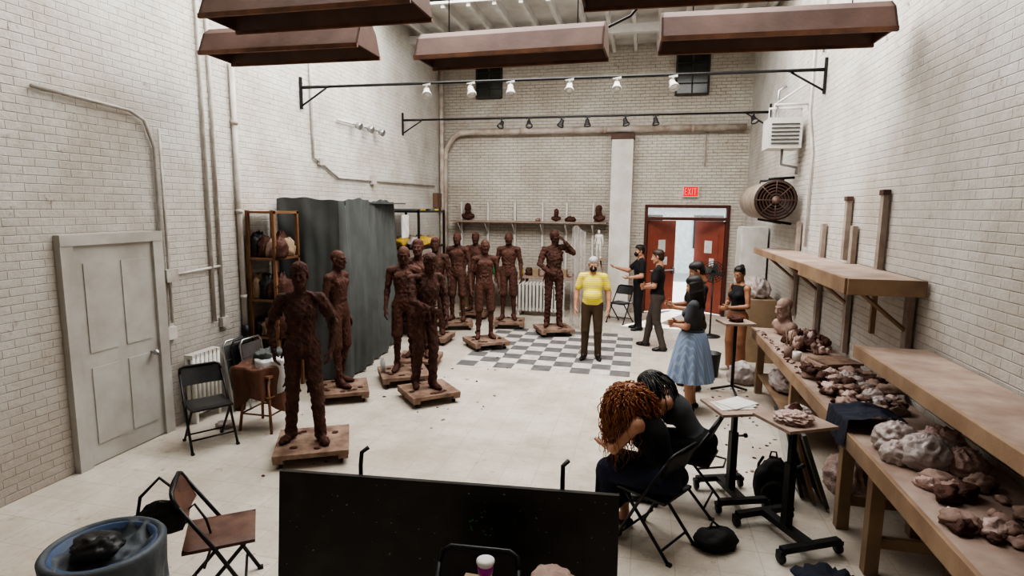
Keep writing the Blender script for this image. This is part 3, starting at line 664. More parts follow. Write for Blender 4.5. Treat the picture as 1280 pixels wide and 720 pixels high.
# ---------------------------------------------------------------- back-wall shelf, tables
a=MB(); a.bb((-4.75,13.85,2.15),(-.88,14.25,2.19),woodpink)
for x in(-4.6,-3.9,-3.2,-2.5,-1.9,-1.25): a.bb((x,14.22,1.0),(x+.05,14.28,2.65),white); a.tube([(x+.025,14.24,1.85),(x+.025,13.9,2.13)],.014,white,5)
a.build('mounted_storage_shelf')
for x,y_,m_,s,sd in((-4.35,180,clay2,1.0,1),(-2.1,200,clay,.72,3),(-1.08,150,clay,.95,4)): bust('clay_bust',(x,14.03,2.193),y_,m_,s,.003,sd)
a=MB(); a.lump((-1.75,14.0,2.192),(.12,.1,.08),clay,61,.4,3); a.lump((-2.55,14.0,2.192),(.06,.06,.05),claypale,62,.4,3); a.build('clay_sketch')
a=MB(); a.bb((-4.4,13.3,.86),(-1.4,13.9,.9),woodpink)
for x in(-4.35,-2.8,-1.48):
    for y in(13.34,13.82): a.bb((x,y,0),(x+.06,y+.06,.86),wood)
a.build('work_table')
a=MB()
for i in range(16):
    x=-4.2+i*.17; k=i%4; z=.902
    if k==0: a.lathe((x,13.5,z),[(.05,0),(.05,.16),(.02,.2),(.02,.25)],[white,MT('green_bottle',(.05,.25,.08),.3),MT('yellow_plastic',(.7,.5,.05),.4),claypale][i//4%4],14)
    elif k==1: a.lump((x,13.6,z),(.09,.08,.12),clay,i+70,.4,3,20,14)
    elif k==2: a.box((x,13.6,z+.08),(.14,.2,.16),cardb)
    else: a.lump((x,13.5,z),(.07,.07,.09),claypale,i+70,.4,3,20,14)
a.build('art_supplies')
a=MB()
for i in range(14): x=-2.9+i*.085; a.bb((x,13.05,.12),(x+.055,13.22,.80),white)
a.tube([(-2.9,13.13,.16),(-1.72,13.13,.16)],.025,white); a.tube([(-2.9,13.13,.74),(-1.72,13.13,.74)],.025,white)
for x in(-2.85,-1.78): a.bb((x,13.09,0),(x+.05,13.18,.13),white)
a.build('cast_iron_radiator',bevel=.01)
# black metal rack
a=MB(); 
for x in(-5.0,-4.15):
    for y in(10.2,11.6): a.bb((x,y,0),(x+.04,y+.04,2.45),steelb)
for z in(.3,1.0,1.7,2.4): a.bb((-5.0,10.2,z),(-4.11,11.64,z+.035),steelb)
yel=MT('yellow_cloth',(.55,.36,.06),.7)
for i in range(9): a.lump((-4.8+.25*(i%3),10.45+.45*(i//3),1.735),(.14,.18,.12),[cardb,yel,plastic,claypale][i%4],i+90,.4,3,20,14); a.lump((-4.8+.25*(i%3),10.45+.45*(i//3),1.035),(.14,.18,.16),[clay,cardb,plastic][i%3],i+110,.4,3,20,14)
for i in range(5): a.box((-4.55,10.4+i*.26,2.435+.02),(.7,.2,.03),[gray,yel,steelb][i%3],RZ(5*i))
a.build('metal_storage_rack')
a=MB(); a.box((0,0,0),(.02,.3,.42),paper); a.build('paper_notice',(-4.3,9.98,2.15),0)
# wood shelf at left wall
a=MB(); ow=MT('orange_wood',(.28,.15,.08),.6,(.18,.09,.05),3,.2)
for z in(.75,1.25,1.8,2.4): a.bb((-5.04,6.55,z),(-4.62,7.1,z+.03),ow)
for y in(6.55,7.06):
    for x in(-5.04,-4.66): a.bb((x,y,0),(x+.04,y+.04,2.44),ow)
rr=random.Random(9)
for z in(.3,.78,1.28,1.83):
    for k in range(7): a.lump((-4.96+.055*k,6.68+.25*(k%2),z),(.09,.11,rr.uniform(.14,.22)),[clay,cardb,steelb,blackpl,claypale][rr.randrange(5)],k+130,.35,3,20,14)
a.build('wooden_shelf_unit')
# curtain
a=MB(); path=[V((-5.06,7.27,0)),V((-4.12,7.28,0)),V((-4.04,7.36,0)),V((-4.42,9.85,0))]
ls=[(path[i+1]-path[i]).length for i in range(3)]; tot=sum(ls)
def cur(u,v):
    s=u*tot; i=0
    while i<2 and s>ls[i]: s-=ls[i]; i+=1
    d=(path[i+1]-path[i]).normalized(); n_=V((d.y,-d.x,0)); q=path[i]+d*s
    ss=u*tot; amp=.008+.03*(1-v)**.7
    w_=amp*(math.sin(ss*14+1.5*math.sin(ss*3.1)+ (1-v)*1.5*mnoise.noise(V((ss*2,0,0))))+.35*math.sin(ss*33))
    w_+=.07*mnoise.noise(V((ss*1.3,v*1.8,3)))+.02*mnoise.noise(V((ss*5+v*3,v*5,8)))
    return q+n_*w_+V((0,0,.03+v*(2.57+.02*math.sin(ss*5)+.008*math.sin(ss*17))))
a.grid(cur,330,40,gray); a.bb((-5.06,7.32,2.55),(-4.2,9.8,2.57),gray)
for p in((-4.95,7.45),(-4.3,7.45),(-4.6,9.7)): a.cyl((p[0],p[1],0),(p[0],p[1],2.55),.02,steel)
a.tube([(-4.95,7.45,2.52),(-4.3,7.45,2.52),(-4.6,9.7,2.52)],.02,steel)
a.build('grey_curtain')
# radiator left wall
a=MB()
for i in range(7): y=5.40+i*.065; a.tube([(-5.0,y,.14),(-5.0,y,.78)],.026,white,8); a.tube([(-4.93,y,.14),(-4.93,y,.78)],.026,white,8); a.box((-4.965,y,.79),(.11,.05,.05),white); a.box((-4.965,y,.14),(.11,.05,.05),white)
for y in(5.42,5.78): a.bb((-5.0,y-.02,0),(-4.93,y+.02,.13),white)
a.build('cast_iron_radiator')
# ---------------------------------------------------------------- folding chairs
def fchair(name,loc,yaw,seat=blackpl,fr_=steelb,obj=True):
    a=MB()
    for s in(-1,1):
        a.tube([(s*.215,.22,.0),(s*.21,-.0,.42),(s*.2,-.19,.74)],.0125,fr_,8)
        a.tube([(s*.185,-.24,.0),(s*.185,.15,.43)],.0125,fr_,8)
        a.box((s*.215,.22,.01),(.03,.035,.02),blackpl); a.box((s*.185,-.24,.01),(.03,.035,.02),blackpl)
    a.tube([(-.2,-.19,.74),(-.19,-.215,.79),(-.15,-.225,.81),(.15,-.225,.81),(.19,-.215,.79),(.2,-.19,.74)],.0125,fr_,8)
    a.tube([(-.213,.14,.12),(.213,.14,.12)],.009,fr_); a.tube([(-.185,-.17,.08),(.185,-.17,.08)],.009,fr_); a.tube([(-.185,.15,.43),(.185,.15,.43)],.01,fr_)
    def st(u,v):
        x=(u-.5)*.39; y=-.19+v*.40; e=min(u,1-u,v,1-v); return V((x,y,.452+.012*min(1,e*9)-.01*math.sin(u*math.pi)*math.sin(v*math.pi)))
    a.grid(st,14,14,seat); a.box((0,.01,.442),(.39,.40,.02),seat)
    def bk(u,v):
        x=(u-.5)*.385; z=.62+v*.185; y=-.135-(z-.62)*.45-.02*math.sin(u*math.pi); return V((x,y,z))
    a.grid(bk,14,6,seat); a.grid(lambda u,v:bk(u,v)+V((0,-.012,0)),14,6,seat)
    return a.build(name,loc,yaw)
fchair('folding_chair',(.16,4.22,0),58); fchair('folding_chair',(.46,4.90,0),72)
fchair('folding_chair',(-4.40,4.98,0),235); fchair('folding_chair',(-.45,12.9,0),150)
fchair('folding_chair',(-.72,2.36,0),184)
brs=MT('brown_vinyl_seat',(.10,.05,.038),.45,(.17,.09,.065),9,.3)
fchair('folding_chair',(-2.56,2.93,0),306,brs)
a=MB(); a.box((0,0,.16),(.2,.2,.32),cardb); a.build('cardboard_box',(-.66,2.32,.464))
# folded chairs against left wall
a=MB()
for i in range(3):
    x=-4.90+i*.07; R=RY(-10); y=6.05+i*.06
    a.tube([V((x+.12,y-.2,.01)),V((x,y-.2,.8)),V((x,y-.15,.86)),V((x,y+.15,.86)),V((x,y+.2,.8)),V((x+.12,y+.2,.01))],.013,[steel,steelb,steel][i],8)
    a.box((x+.05,y,.45),(.02,.36,.36),[gray,blackpl,steel][i],R); a.box((x+.01,y,.72),(.015,.36,.17),[gray,blackpl,steel][i],R)
a.build('folded_chairs')
# stool with coats
a=MB()
for sx in(-1,1):
    for sy in(-1,1): a.tube([(sx*.14,sy*.14,.62),(sx*.2,sy*.2,0)],.016,ow)
for z in(.2,.4):
    for s in(-1,1): a.tube([(-.18,s*.18,z),(.18,s*.18,z)],.01,ow); a.tube([(s*.18,-.18,z),(s*.18,.18,z)],.01,ow)
a.box((0,0,.63),(.36,.36,.03),ow)
jb=MT('brown_leather_jacket',(.15,.065,.04),.5,bump=.6,bscale=14,dist=.02)
def drape(cx,cy,rx,ry,z0,z1,seed,mat):
    def fn(u,v):
        a_=u*2*math.pi; k=1+.2*math.sin(a_*5+seed)*v+.22*mnoise.noise(V((math.cos(a_)*2,math.sin(a_)*2,v*3+seed))); rr=min(1,v*2.4)
        z=z1+.03*mnoise.noise(V((math.cos(a_)*3,math.sin(a_)*3,v*5+seed))) if v<.42 else z1-(v-.42)/.58*(z1-z0)*(1+.25*math.sin(a_*2+seed))
        return V((cx+rx*rr*k*math.cos(a_),cy+ry*rr*k*math.sin(a_),z))
    a.grid(fn,48,22,mat)
drape(-.04,-.03,.25,.22,.3,.74,1,jb); drape(.08,.06,.2,.2,.48,.80,4,MT('white_shirt_cloth',(.6,.6,.6),.8,bump=.5,bscale=14,dist=.02)); drape(.0,.1,.14,.16,.6,.86,7,gray)
a.build('stool_with_coats',(-4.12,5.55,0),0)
a=MB(); a.lump((0,0,0),(.10,.08,.05),plastic,8,.4,3); a.build('paper_bag',(-4.55,5.40,0))
# ---------------------------------------------------------------- foreground
tt=MT('scuffed_black_tabletop',(.018,.016,.015),.34,(.04,.033,.028),5,.15,20,p=(.5,.75))
a=MB(); L=1.94
R=RX(-6)
a.box((0,0,.665),(L,.035,.63),tt,R)
sp=MT('paint_specks',(.38,.34,.30),.6,bump=0); rr=random.Random(5)
for i in range(70):
    x=rr.uniform(-.92,.92); q=rr.uniform(-.29,.29); s=rr.uniform(.0015,.005); a.box(R@V((x,-.0182,q))+V((0,0,.665)),(s*rr.uniform(1,3),.001,s),sp,R@RY(rr.uniform(-60,60)))
gs=MT('green_paint_specks',(.06,.25,.09),.6,bump=0)
for i in range(12): a.box(R@V((.22+rr.uniform(-.07,.07),-.0184,.10+rr.uniform(-.08,.08)))+V((0,0,.665)),(.014,.001,.006),gs,R@RY(rr.uniform(-80,80)))
for x in(-.52,.66):
    a.tube([(x,.10,.14),(x,.12,1.0),(x,.14,1.07),(x+.03,.17,1.09)],.013,steelb); a.tube([(x,-.02,.08),(x,.34,.08)],.016,steelb); a.tube([(x,.10,.14),(x,.1,.08)],.014,steelb)
    for y in(0,.32): a.cyl((x-.015,y,.04),(x+.015,y,.04),.04,blackpl)
a.tube([(-.52,.10,.45),(.66,.10,.45)],.014,steelb); a.build('folded_rolling_table',(-1.035,2.86,0),5.3,bevel=.006)
a=MB(); 
for sx in(-1,1):
    for sy in(-1,1): a.tube([(sx*.09,sy*.09,.66),(sx*.12,sy*.12,0)],.015,wood)
a.lathe((0,0,.66),[(.13,0),(.135,.015),(.13,.03),(0,.03)],wood); a.build('wooden_stool',(-.34,2.55,0))
a=MB(); a.lump((0,0,.0),(.10,.1,.05),claypale,50,.25,2); a.build('clay_lump',(-.37,2.55,.692))
a=MB(); a.lathe((0,0,0),[(.028,0),(.038,.10),(.04,.102),(.036,.102),(.0,.09)],paper,20); a.lathe((0,0,.05),[(.0345,0),(.038,.04)],MT('magenta_label',(.4,.03,.35),.4,bump=0),20); a.lathe((0,0,.1),[(.042,0),(.042,.012),(.03,.018),(0,.018)],paper,20); a.build('coffee_cup',(-.65,2.37,.786))
# lined bin lower left with bag on the chair
a=MB(); gb=MT('grey_blue_bin_liner',(.11,.125,.14),.55,(.075,.09,.105),4,.5,10,dist=.02)
a.lathe((0,0,0),[(.19,0),(.235,.70),(.25,.72),(.25,.75),(.22,.75),(.17,.05)],MT('blue_grey_bin',(.06,.11,.22),.5,(.05,.08,.15)),32)
def liner(u,v):
    s=u*2*math.pi; cs,sn=math.cos(s),math.sin(s)
    if v<.45: r_=.235*v/.45; nn=.04*mnoise.noise(V((cs*r_*16,sn*r_*16,5))); z=.68+.06*(v/.45)**3+nn
    elif v<.6: t=(v-.45)/.15; r_=.235+.045*t; z=.745+.02*math.sin(t*math.pi)
    else: t=(v-.6)/.4; r_=.28-.02*t+t*(.008*math.sin(s*15)+.02*mnoise.noise(V((cs*4,sn*4,v*5)))); z=.745-.26*t+.05*math.sin(s*4)*t
    return V((r_*cs,r_*sn,z))
a.grid(liner,120,30,gb); a.lump((-.02,-.02,.72),(.13,.10,.06),blackpl,71,.3,2.5); a.build('lined_trash_bin',(-2.66,2.24,0),0)
a=MB(); a.lump((0,0,0),(.15,.05,.13),blackpl,16,.2,2.2,40,24); a.tube([(-.12,0,.12),(-.1,.02,.24),(.0,.06,.33),(.1,.02,.24),(.12,0,.12)],.01,blackpl); a.tube([(.12,0,.1),(.19,-.02,.16),(.25,-.03,.05),(.28,-.03,-.1),(.22,-.02,-.28)],.008,blackpl); a.build('black_handbag',(-2.82,2.75,.50),36)
# ---------------------------------------------------------------- dollies
def dolly(loc,yaw,s=.68):
    a=MB(); a.box((0,0,.125),(s,s,.045),dollywood)
    for q in(-1,1): a.box((q*(s/2-.05),0,.085),(.09,s,.04),dollywood)
    a.box((0,0,.085),(s,.09,.04),dollywood)
    for sx in(-1,1):
        for sy in(-1,1): x,y=sx*(s/2-.07),sy*(s/2-.07); a.cyl((x-.013,y,.032),(x+.013,y,.032),.032,blackpl); a.box((x,y,.058),(.05,.05,.014),steel)
    rr=random.Random(int(abs(loc[0]*100)))
    for i in range(9):
        t=rr.uniform(0,6.28); a.lump((.25*math.cos(t),.25*math.sin(t),.1475),(.035,.025,.012),clay,i,.4,3,10,8)
    a.build('wheeled_dolly',loc,yaw,bevel=.004)
ST=[clay]*9; ST2=[clay2]*9
def shag(P,J):
    r=random.Random(11)
    for i in range(60):
        z=r.uniform(.5,1.42); a_=r.uniform(0,6.28); 
        if z>.95: c=V((math.cos(a_)*.145,math.sin(a_)*.095,z))
        else:
            s=r.choice((-1,1)); c=V((s*.1+math.cos(a_)*.062,math.sin(a_)*.062,z))
        cone(P,c,c+V((r.uniform(-.04,.04),r.uniform(-.04,.04),-r.uniform(.03,.1))),.018,.009,0,.007)
    for s_ in 'RL':
        S,E_=J['sh'+s_],J['el'+s_]
        for i in range(8): t=r.uniform(.3,.75); a_=r.uniform(0,6.28); c=S.lerp(E_,t)+V((math.cos(a_)*.05,math.sin(a_)*.05,0)); cone(P,c,c+V((0,0,-.05)),.016,.009,0,.007)
def shirtfolds(P,J):
    for i in range(12):
        a_=i*math.pi/6; c=V((math.cos(a_)*.145,math.sin(a_)*.105,.98)); cone(P,c,c+V((0,0,-.09)),.020,.016,0,.012)
def lumps(seed,n=60):
    def fn(P,J):
        r=random.Random(seed)
        segs=[(J['pel'],J['neck'],.12)]+[(J[a_+s],J[b_+s],w_) for s in 'RL' for a_,b_,w_ in(('hip','kn',.07),('kn','an',.045),('sh','el',.04))]
        for i in range(n):
            a_,b_,w_=r.choice(segs); c=a_.lerp(b_,r.random()); t=r.uniform(0,6.28); c=c+V((math.cos(t)*w_,math.sin(t)*w_*.85,0)); q=r.uniform(.010,.018)
            ell(P,c,(q,q,q*1.8),None,0,.012)
    return fn
SZ=.15
dolly((-3.20,5.02,0),28,.70)
def ex1(P,J): shag(P,J); shirtfolds(P,J)
fig('clay_statue',(-3.28,5.02,SZ),205,1.79,ST2,dict(shR=(.18,-.02,1.41),shL=(-.18,-.02,1.41),elR=(.30,-.09,1.16),elL=(-.30,-.08,1.16),wrR=(.26,.03,.92),wrL=(-.27,.02,.91),neck=(0,-.02,1.46),head=(0,.01,1.64),anR=(.14,-.02,.085),anL=(-.15,.08,.085),knL=(-.13,.08,.5)),
    bottom='pants',hair='short',amp=.0038,fr=60,seed=3,extra=ex1,w=.90,footyaw=(25,-25),h=.0085)
dolly((-3.80,6.70,0),30,.64)
fig('clay_statue',(-3.86,6.76,SZ),265,1.80,ST,dict(elR=(.19,-.07,1.13),elL=(-.19,-.07,1.13),wrR=(.205,-.0,.88),wrL=(-.205,.0,.88),anR=(.1,.06,.085),anL=(-.1,-.08,.085)),bottom='shorts',hair='none',sleeve='none',amp=.0022,fr=70,seed=4,muscle=True,w=.86,extra=lumps(4))
dolly((-3.32,7.58,0),32,.68)
fig('clay_statue',(-3.30,7.60,SZ),200,1.82,ST,dict(head=(.0,.03,1.62)),headrot=(0,12,0),bottom='shorts',hair='none',sleeve='none',amp=.0024,fr=70,seed=5,muscle=True,w=.90,extra=lumps(5))
fig('clay_statue',(-3.42,8.42,SZ),190,1.86,ST,dict(elL=(-.26,-.06,1.14)),headrot=(0,-5,0),bottom='shorts',hair='short',sleeve='none',amp=.0024,fr=70,seed=6,muscle=True,w=.90,extra=lumps(6))
dolly((-3.42,8.42,0),10,.66)
dolly((-2.68,6.90,0),42,.64)
fig('clay_statue',(-2.72,6.96,SZ),222,1.80,ST2,dict(pel=(.03,-.02,.955),chest=(-.02,.03,1.26),neck=(-.03,.03,1.44),head=(-.03,.08,1.60),hipR=(.118,-.02,.93),hipL=(-.058,-.02,.93),elR=(.22,.1,1.14),wrR=(.05,.2,1.05),elL=(-.26,-.02,1.13),wrL=(-.22,.12,.92),knL=(-.06,.09,.51),anL=(-.05,.06,.085),anR=(.13,-.08,.085)),
    headrot=(0,18,0),bottom='pants',hair='short',amp=.0038,fr=58,seed=7,extra=ex1,sleeve='long',w=.86)
dolly((-3.74,11.35,0),20,.62); fig('clay_statue',(-3.76,11.4,SZ),180,1.86,ST,bottom='shorts',hair='none',sleeve='none',amp=.0024,fr=70,seed=8,muscle=True,w=.92,extra=lumps(8))
dolly((-2.72,9.88,0),38,.66); fig('clay_statue',(-2.76,9.94,SZ),205,1.80,ST,dict(elR=(.25,-.05,1.13)),bottom='shorts',hair='none',sleeve='none',amp=.0024,fr=70,seed=9,muscle=True,w=.88,extra=lumps(9))
dolly((-2.72,11.75,0),10,.64); fig('clay_statue',(-2.76,11.8,SZ),188,1.86,ST,bottom='shorts',hair='none',sleeve='none',amp=.0024,fr=70,seed=10,muscle=True,w=.92,extra=lumps(10))
dolly((-1.70,11.30,0),25,.68); fig('clay_statue',(-1.72,11.36,SZ),195,1.92,ST2,dict(shL=(-.19,-.01,1.45),elL=(-.33,.06,1.36),wrL=(-.17,.12,1.55),elR=(.27,.05,1.15),wrR=(.12,.16,1.02)),headrot=(15,15,10),bottom='pants',hair='short',sleeve='long',amp=.0038,fr=58,seed=11,extra=ex1,w=.90)
dolly((-3.74,10.0,0),0,.6); fig('clay_statue',(-3.74,10.05,SZ),190,1.80,ST2,bottom='pants',hair='short',amp=.003,fr=55,seed=12,low=True,w=.92)
dolly((-3.72,12.6,0),0,.6); fig('clay_statue',(-3.72,12.6,SZ),180,1.80,ST,bottom='shorts',hair='short',amp=.003,fr=55,seed=13,low=True,w=.92)
# plastic sheet draped by the tall statue
a=MB()
def sheet(u,v):
    x=-1.45+u*.30; return V((x,11.85+.06*math.sin(u*14+v*2)+.05*mnoise.noise(V((u*4,v*6,0))),.05+2.05*v+.06*math.sin(u*5)))
a.grid(sheet,30,40,MT('clear_plastic_sheet',(.75,.73,.72),.2,(.6,.55,.52),5,.8,18,alpha=.45,dist=.03)); a.build('plastic_sheet')
a=MB()
a.box((0,0,1.36),(.32,.32,.03),wood)
for k in range(3): t=k*2.094; a.tube([(.05*math.cos(t),.05*math.sin(t),1.35),(.3*math.cos(t),.3*math.sin(t),0)],.018,wood)
a.build('sculpture_tripod',(-1.0,13.3,0))
fig('plaster_figurine',(-1.0,13.3,1.377),170,.66,[MT('white_plaster',(.72,.7,.66),.6)]*9,bottom='none',sleeve='none',hair='none',low=True,h=.012,muscle=True)
a=MB(); a.lathe((0,0,0),[(.035,0),(.037,.15),(.015,.2),(.015,.23),(0,.23)],MT('clear_bottle',(.6,.62,.62),.15,bump=0),16); a.build('water_bottle',(-3.58,7.44,.149))
# ---------------------------------------------------------------- people
skl=MT('light_skin',(.50,.28,.19),.5,(.45,.23,.15),9,.1); skm=MT('tan_skin',(.36,.18,.11),.5,(.31,.15,.09),9,.1)
hb=MT('black_hair',(.012,.010,.010),.45,(.02,.015,.013),20,.8,120); hg=MT('grey_hair',(.42,.41,.40),.6,(.28,.27,.26),20,.6,120); hbr=MT('brown_hair',(.05,.028,.016),.5,bump=.7,bscale=120)
bks=MT('black_shirt_cloth',(.014,.014,.016),.85,bump=.5,bscale=16,dist=.02); shb=MT('black_shoes',(.015,.014,.014),.4)
polo=stripes('yellow_striped_polo',(.70,.58,.05),(.78,.70,.26),'Z',9)
khaki=MT('dark_olive_trousers',(.085,.055,.032),.85,bump=.5,bscale=14,dist=.02); gpants=MT('grey_brown_trousers',(.085,.07,.06),.85,bump=.5,bscale=14,dist=.02)
PH=.0078
fig('man_in_yellow_polo_shirt',(-.79,9.5,0),182,1.74,mats_for(skl,polo,khaki,shb,hg),dict(elR=(.265,-.04,1.14),wrR=(.275,.06,.89),elL=(-.265,-.04,1.14),wrL=(-.27,.08,.89),head=(.0,.04,1.615),neck=(0,-.005,1.45)),
    headrot=(5,20,0),mask=True,belly=.03,w=1.02,top='polo',hair='short',h=PH)
fig('man_in_black_shirt',(-.06,12.2,0),100,1.78,mats_for(skl,bks,bks,shb,hb),dict(elR=(.21,.2,1.2),wrR=(.16,.44,1.26),elL=(-.26,.0,1.14),wrL=(-.2,.22,1.1)),mask=True,headrot=(10,5,0),nR=(0,0,1),nL=(.5,0,.8),hair='short',h=PH)
fig('man_in_black_shirt',(.27,10.55,0),80,1.80,mats_for(skl,bks,gpants,shb,hbr),dict(elR=(.23,.02,1.14),wrR=(.02,.2,1.12),elL=(-.23,.02,1.14),wrL=(-.0,.22,1.08),anR=(.14,.18,.085),knR=(.12,.12,.5),anL=(-.14,-.16,.085),knL=(-.11,-.03,.5)),headrot=(0,8,0),nR=(0,-1,0),nL=(0,-1,0),h=PH)
fig('man_in_black_shirt',(.74,8.25,0),105,1.80,mats_for(skm,bks,khaki,shb,hb),dict(elR=(.23,.06,1.13),wrR=(.08,.30,1.16),elL=(-.23,.06,1.13),wrL=(-.05,.30,1.14)),headrot=(-10,22,0),nR=(-.7,-.3,.4),nL=(.7,-.3,.4),h=PH)
dt=MT('dark_grey_top',(.075,.08,.09),.85,bump=.4,bscale=18); 
blue=stripes('light_blue_striped_skirt',(.22,.29,.42),(.31,.38,.51),'X',14)
def skirtfn(z0,z1,r0,r1,pl,cy=0,flat=.8,seed=0):
    def sk(mb,J):
        def fn(u,v):
            a_=u*2*math.pi; r_=r0+(r1-r0)*(v**.58); k=1+pl*v*(math.sin(a_*13+seed)+.4*math.sin(a_*7+2)); return V((J['pel'].x+r_*k*math.cos(a_),J['pel'].y+cy+r_*k*math.sin(a_)*flat,z0+(z1-z0)*v+.01*math.sin(a_*13)*v))
        mb.grid(fn,120,16,BOT)
        mb.grid(lambda u,v:(lambda q:V((q.x*.985,q.y*.985,q.z+.003)))(fn(1-u,v)),120,16,BOT)
        mb.tube([(J['pel'].x+(r0+.004)*math.cos(t*.2618),J['pel'].y+cy+(r0+.004)*flat*math.sin(t*.2618),z0) for t in range(24)],.012,TOP,6,closed=True)
    return sk
fig('woman_in_blue_dress',(.64,7.34,0),72,1.70,mats_for(skl,dt,blue,shb,hb),dict(elR=(.21,.03,1.13),wrR=(.03,.22,1.13),elL=(-.21,.03,1.13),wrL=(-.02,.24,1.10)),fem=True,hair='long',hl=.34,flow=(0,-.12,-1),
    headrot=(0,20,0),bottom='skirt',skirt=skirtfn(1.06,.42,.142,.31,.07,flat=.92),nR=(0,-1,0),nL=(0,-1,0),h=PH)
rp_=MT('rust_cotton_trousers',(.30,.14,.08),.85,bump=.5,bscale=14,dist=.02); snd=MT('white_sneakers',(.55,.52,.48),.6)
fig('woman_in_black_tank_top',(1.46,9.35,0),125,1.66,mats_for(skm,bks,rp_,snd,hb),dict(elR=(.25,-.02,1.12),wrR=(.06,.19,1.12),elL=(-.23,.02,1.12),wrL=(-.02,.22,1.08)),fem=True,hair='bun',headrot=(20,15,0),sleeve='none',top='tank',bottom='wide',nR=(0,-1,0),nL=(0,-1,0),h=PH)
def lapcloth(P,J):
    cone(P,J['hipR'],J['knR'],.10,.088,BOT,.05); cone(P,J['hipL'],J['knL'],.10,.088,BOT,.05)
    m_=(J['knR']+J['knL'])*.5
    cone(P,J['pel']+V((0,.08,.0)),m_+V((0,-.02,-.01)),.09,.08,BOT,.05)
    for q in(J['knR'],J['knL'],m_,m_+V((.05,.02,0)),m_-V((.05,-.02,0))): cone(P,q+V((0,.0,-.02)),q+V((0,-.02,-.30)),.080,.072,BOT,.03)
    for i in range(9): x=-.16+i*.04; cone(P,V((x,m_.y+.06,m_.z-.02)),V((x*1.15,m_.y+.05,m_.z-.33)),.016,.018,BOT,.02)
nsk=MT('navy_skirt_cloth',(.016,.020,.048),.85,bump=.5,bscale=12,dist=.03)
SEAT=dict(pel=(0,-.02,.60),hipR=(.09,0,.575),hipL=(-.09,0,.575),knR=(.11,.42,.55),knL=(-.11,.42,.55),anR=(.1,.36,.085),anL=(-.1,.36,.085),
 chest=(0,.10,.88),neck=(0,.20,1.03),head=(0,.31,1.11),shR=(.16,.16,.99),shL=(-.16,.16,.99),elR=(.2,.32,.77),elL=(-.2,.32,.77),wrR=(.07,.47,.72),wrL=(-.07,.47,.72))
curlm=MT('auburn_curly_hair',(.38,.155,.06),.45,(.23,.08,.03),25,.2)
def curls(mb,J):
    r=random.Random(21); c=J['head']; R=RX(-42)
    for i in range(760):
        th_=r.uniform(0,2*math.pi); ph=r.uniform(-.5,1.5)
        d=V((math.cos(th_)*math.cos(ph),math.sin(th_)*math.cos(ph),math.sin(ph)))
        if d.y>.6 and d.z<.4: continue
        w0=R@V((d.x*.078,d.y*.092-.012,d.z*.085+.03)); p0=c+w0; out=w0.normalized()
        L=r.uniform(.28,.54); pts=[]; n=34; pr=r.uniform(0,6.28); rad=r.uniform(.006,.015); turns=L*r.uniform(22,36)
        side=V((out.x,out.y,0)); side=side.normalized() if side.length>.01 else V((0,-1,0))
        tgt=V((side.x+r.uniform(-.35,.35),side.y-.35+r.uniform(-.35,.35),0)); bul=r.uniform(.03,.07)
        for k in range(n+1):
            t=k/n; q=p0+out*(bul*math.sin(min(1,t*2)*1.57))+tgt*(.075*math.sin(t*2.2))+V((0,0,-L*t*t*.95))
            an=pr+t*turns*3.14; e=min(1,t*4)*rad; q+=V((math.cos(an)*e,math.sin(an)*e,.5*e*math.sin(an*1.3)))
            pts.append(q)
        mb.tube(pts,[.0022+.0022*math.sin(math.pi*min(1,k/n+.1)) for k in range(n+1)],HAIR,4)
fig('seated_woman_with_curly_hair',(.21,4.18,0),64,1.68,mats_for(skl,bks,nsk,shb,curlm),SEAT,fem=True,hair='short',headrot=(0,38,0),sleeve='none',top='tank',bottom='skirt',extra=lapcloth,skirt=curls,h=PH,nR=(-.3,0,1),nL=(.3,0,1),footyaw=(5,-5))
S2=dict(SEAT); S2.update(chest=(0,.17,.85),neck=(0,.29,.98),head=(0,.41,1.04),shR=(.16,.25,.95),shL=(-.16,.25,.95),elR=(.2,.38,.73),elL=(-.2,.38,.73))
def hairfall(mb,J):
    r=random.Random(5); c=J['head']; R=RX(-42)
    for i in range(420):
        th_=r.uniform(0,2*math.pi); ph=r.uniform(-.4,1.5)
        d=V((math.cos(th_)*math.cos(ph),math.sin(th_)*math.cos(ph),math.sin(ph)))
        if d.y>.6 and d.z<.4: continue
        w0=R@V((d.x*.083,d.y*.098-.02,d.z*.085+.045)); p0=c+w0; out=w0.normalized(); side=V((out.x*1.3,min(0,out.y)-.5,0)); L=r.uniform(.3,.48); pts=[]
        for k in range(13):
            t=k/12; pts.append(p0+out*.014*min(1,t*3)+side*.15*math.sin(min(1,t*1.4)*1.57)+V((.004*math.sin(t*9+i),0,-L*t**1.7)))
        mb.tube(pts,[.006*(1-.7*(k/12)) for k in range(13)],HAIR,4)
fig('seated_woman_with_dark_hair',(.50,4.86,0),80,1.70,mats_for(skl,dt,bks,shb,hb),S2,fem=True,hair='short',headrot=(0,40,0),sleeve='none',top='tank',bottom='pants',h=PH,skirt=hairfall,nR=(-.3,0,1),nL=(.3,0,1),footyaw=(5,-5))
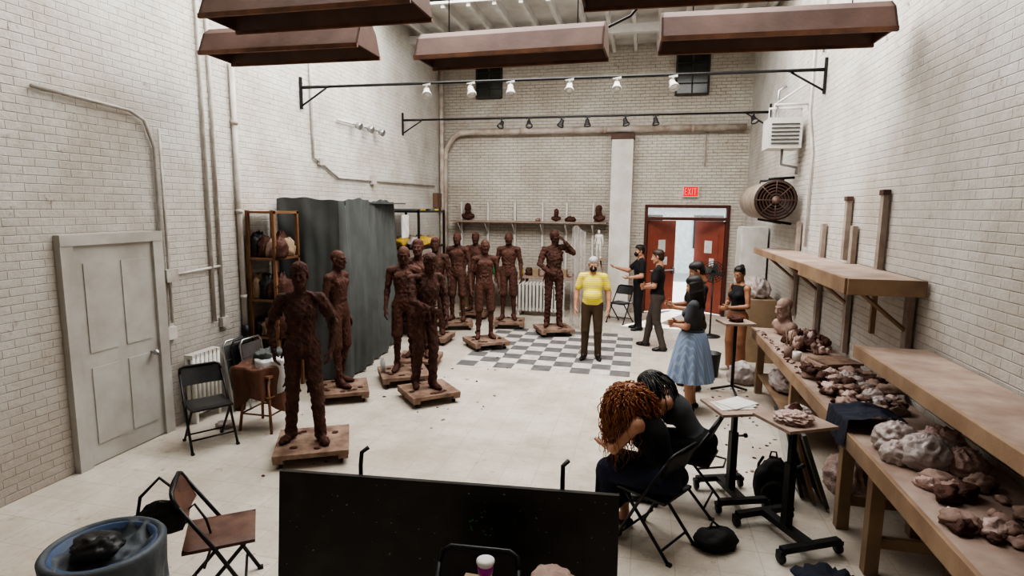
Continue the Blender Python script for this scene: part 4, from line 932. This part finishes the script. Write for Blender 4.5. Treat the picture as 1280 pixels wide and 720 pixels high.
a=MB(); a.lump((0,0,0),(.17,.12,.09),bp,44,.2,2.2,30,18); a.tube([(-.1,0,.08),(0,.05,.17),(.1,0,.08)],.01,bp); a.build('black_shoulder_bag',(.62,4.28,0),30)
a=MB(); a.tube([(.0,0,0),(.25,.1,0.0),(.3,.3,.0),(.1,.4,.0)],.008,steelb); a.build('power_cable',(.6,5.6,.009))
# ---------------------------------------------------------------- light
def area(name,loc,size,en,rot=(0,0,0),col=(1,1,1)):
    l=bpy.data.lights.new(name,'AREA'); l.shape='RECTANGLE'; l.size,l.size_y=size; l.energy=en; l.color=col
    o=bpy.data.objects.new(name,l); COL.objects.link(o); o.location=loc; o.rotation_euler=rot; return o
area('skylight_daylight',((SX0+SX1)/2,(SY0+SY1)/2,ZC+.45),(SX1-SX0-.1,SY1-SY0-.1),780,col=(1,.985,.955))
l=bpy.data.lights.new('sun','SUN'); l.energy=9; l.angle=.02; o=bpy.data.objects.new('sun',l); COL.objects.link(o); o.rotation_euler=(math.radians(-40),math.radians(20),0)
w=bpy.data.worlds.new('sky'); bpy.context.scene.world=w; w.use_nodes=True; bg=w.node_tree.nodes['Background']; bg.inputs[0].default_value=(.8,.9,1,1); bg.inputs[1].default_value=2.
try: bpy.context.scene.view_settings.look='AgX - High Contrast'
except Exception as e: print(e)
# ---------------------------------------------------------------- camera
th=math.radians(12.8); p=math.radians(7.87); r_=math.radians(.6); f=721
fh=V((-math.sin(th),math.cos(th),0)); Rr=V((math.cos(th),math.sin(th),0)); Zz=V((0,0,1))
F=fh*math.cos(p)-Zz*math.sin(p); U=fh*math.sin(p)+Zz*math.cos(p)
R2=Rr*math.cos(r_)+U*math.sin(r_); U2=U*math.cos(r_)-Rr*math.sin(r_)
cam=bpy.data.objects.new('camera',bpy.data.cameras.new('camera')); COL.objects.link(cam)
Mx=Matrix((R2,U2,-F)).transposed().to_4x4(); Mx.translation=V((0,0,2.5)); cam.matrix_world=Mx
cam.data.sensor_width=36; cam.data.lens=f*36/1280; cam.data.clip_start=.05
bpy.context.scene.camera=cam
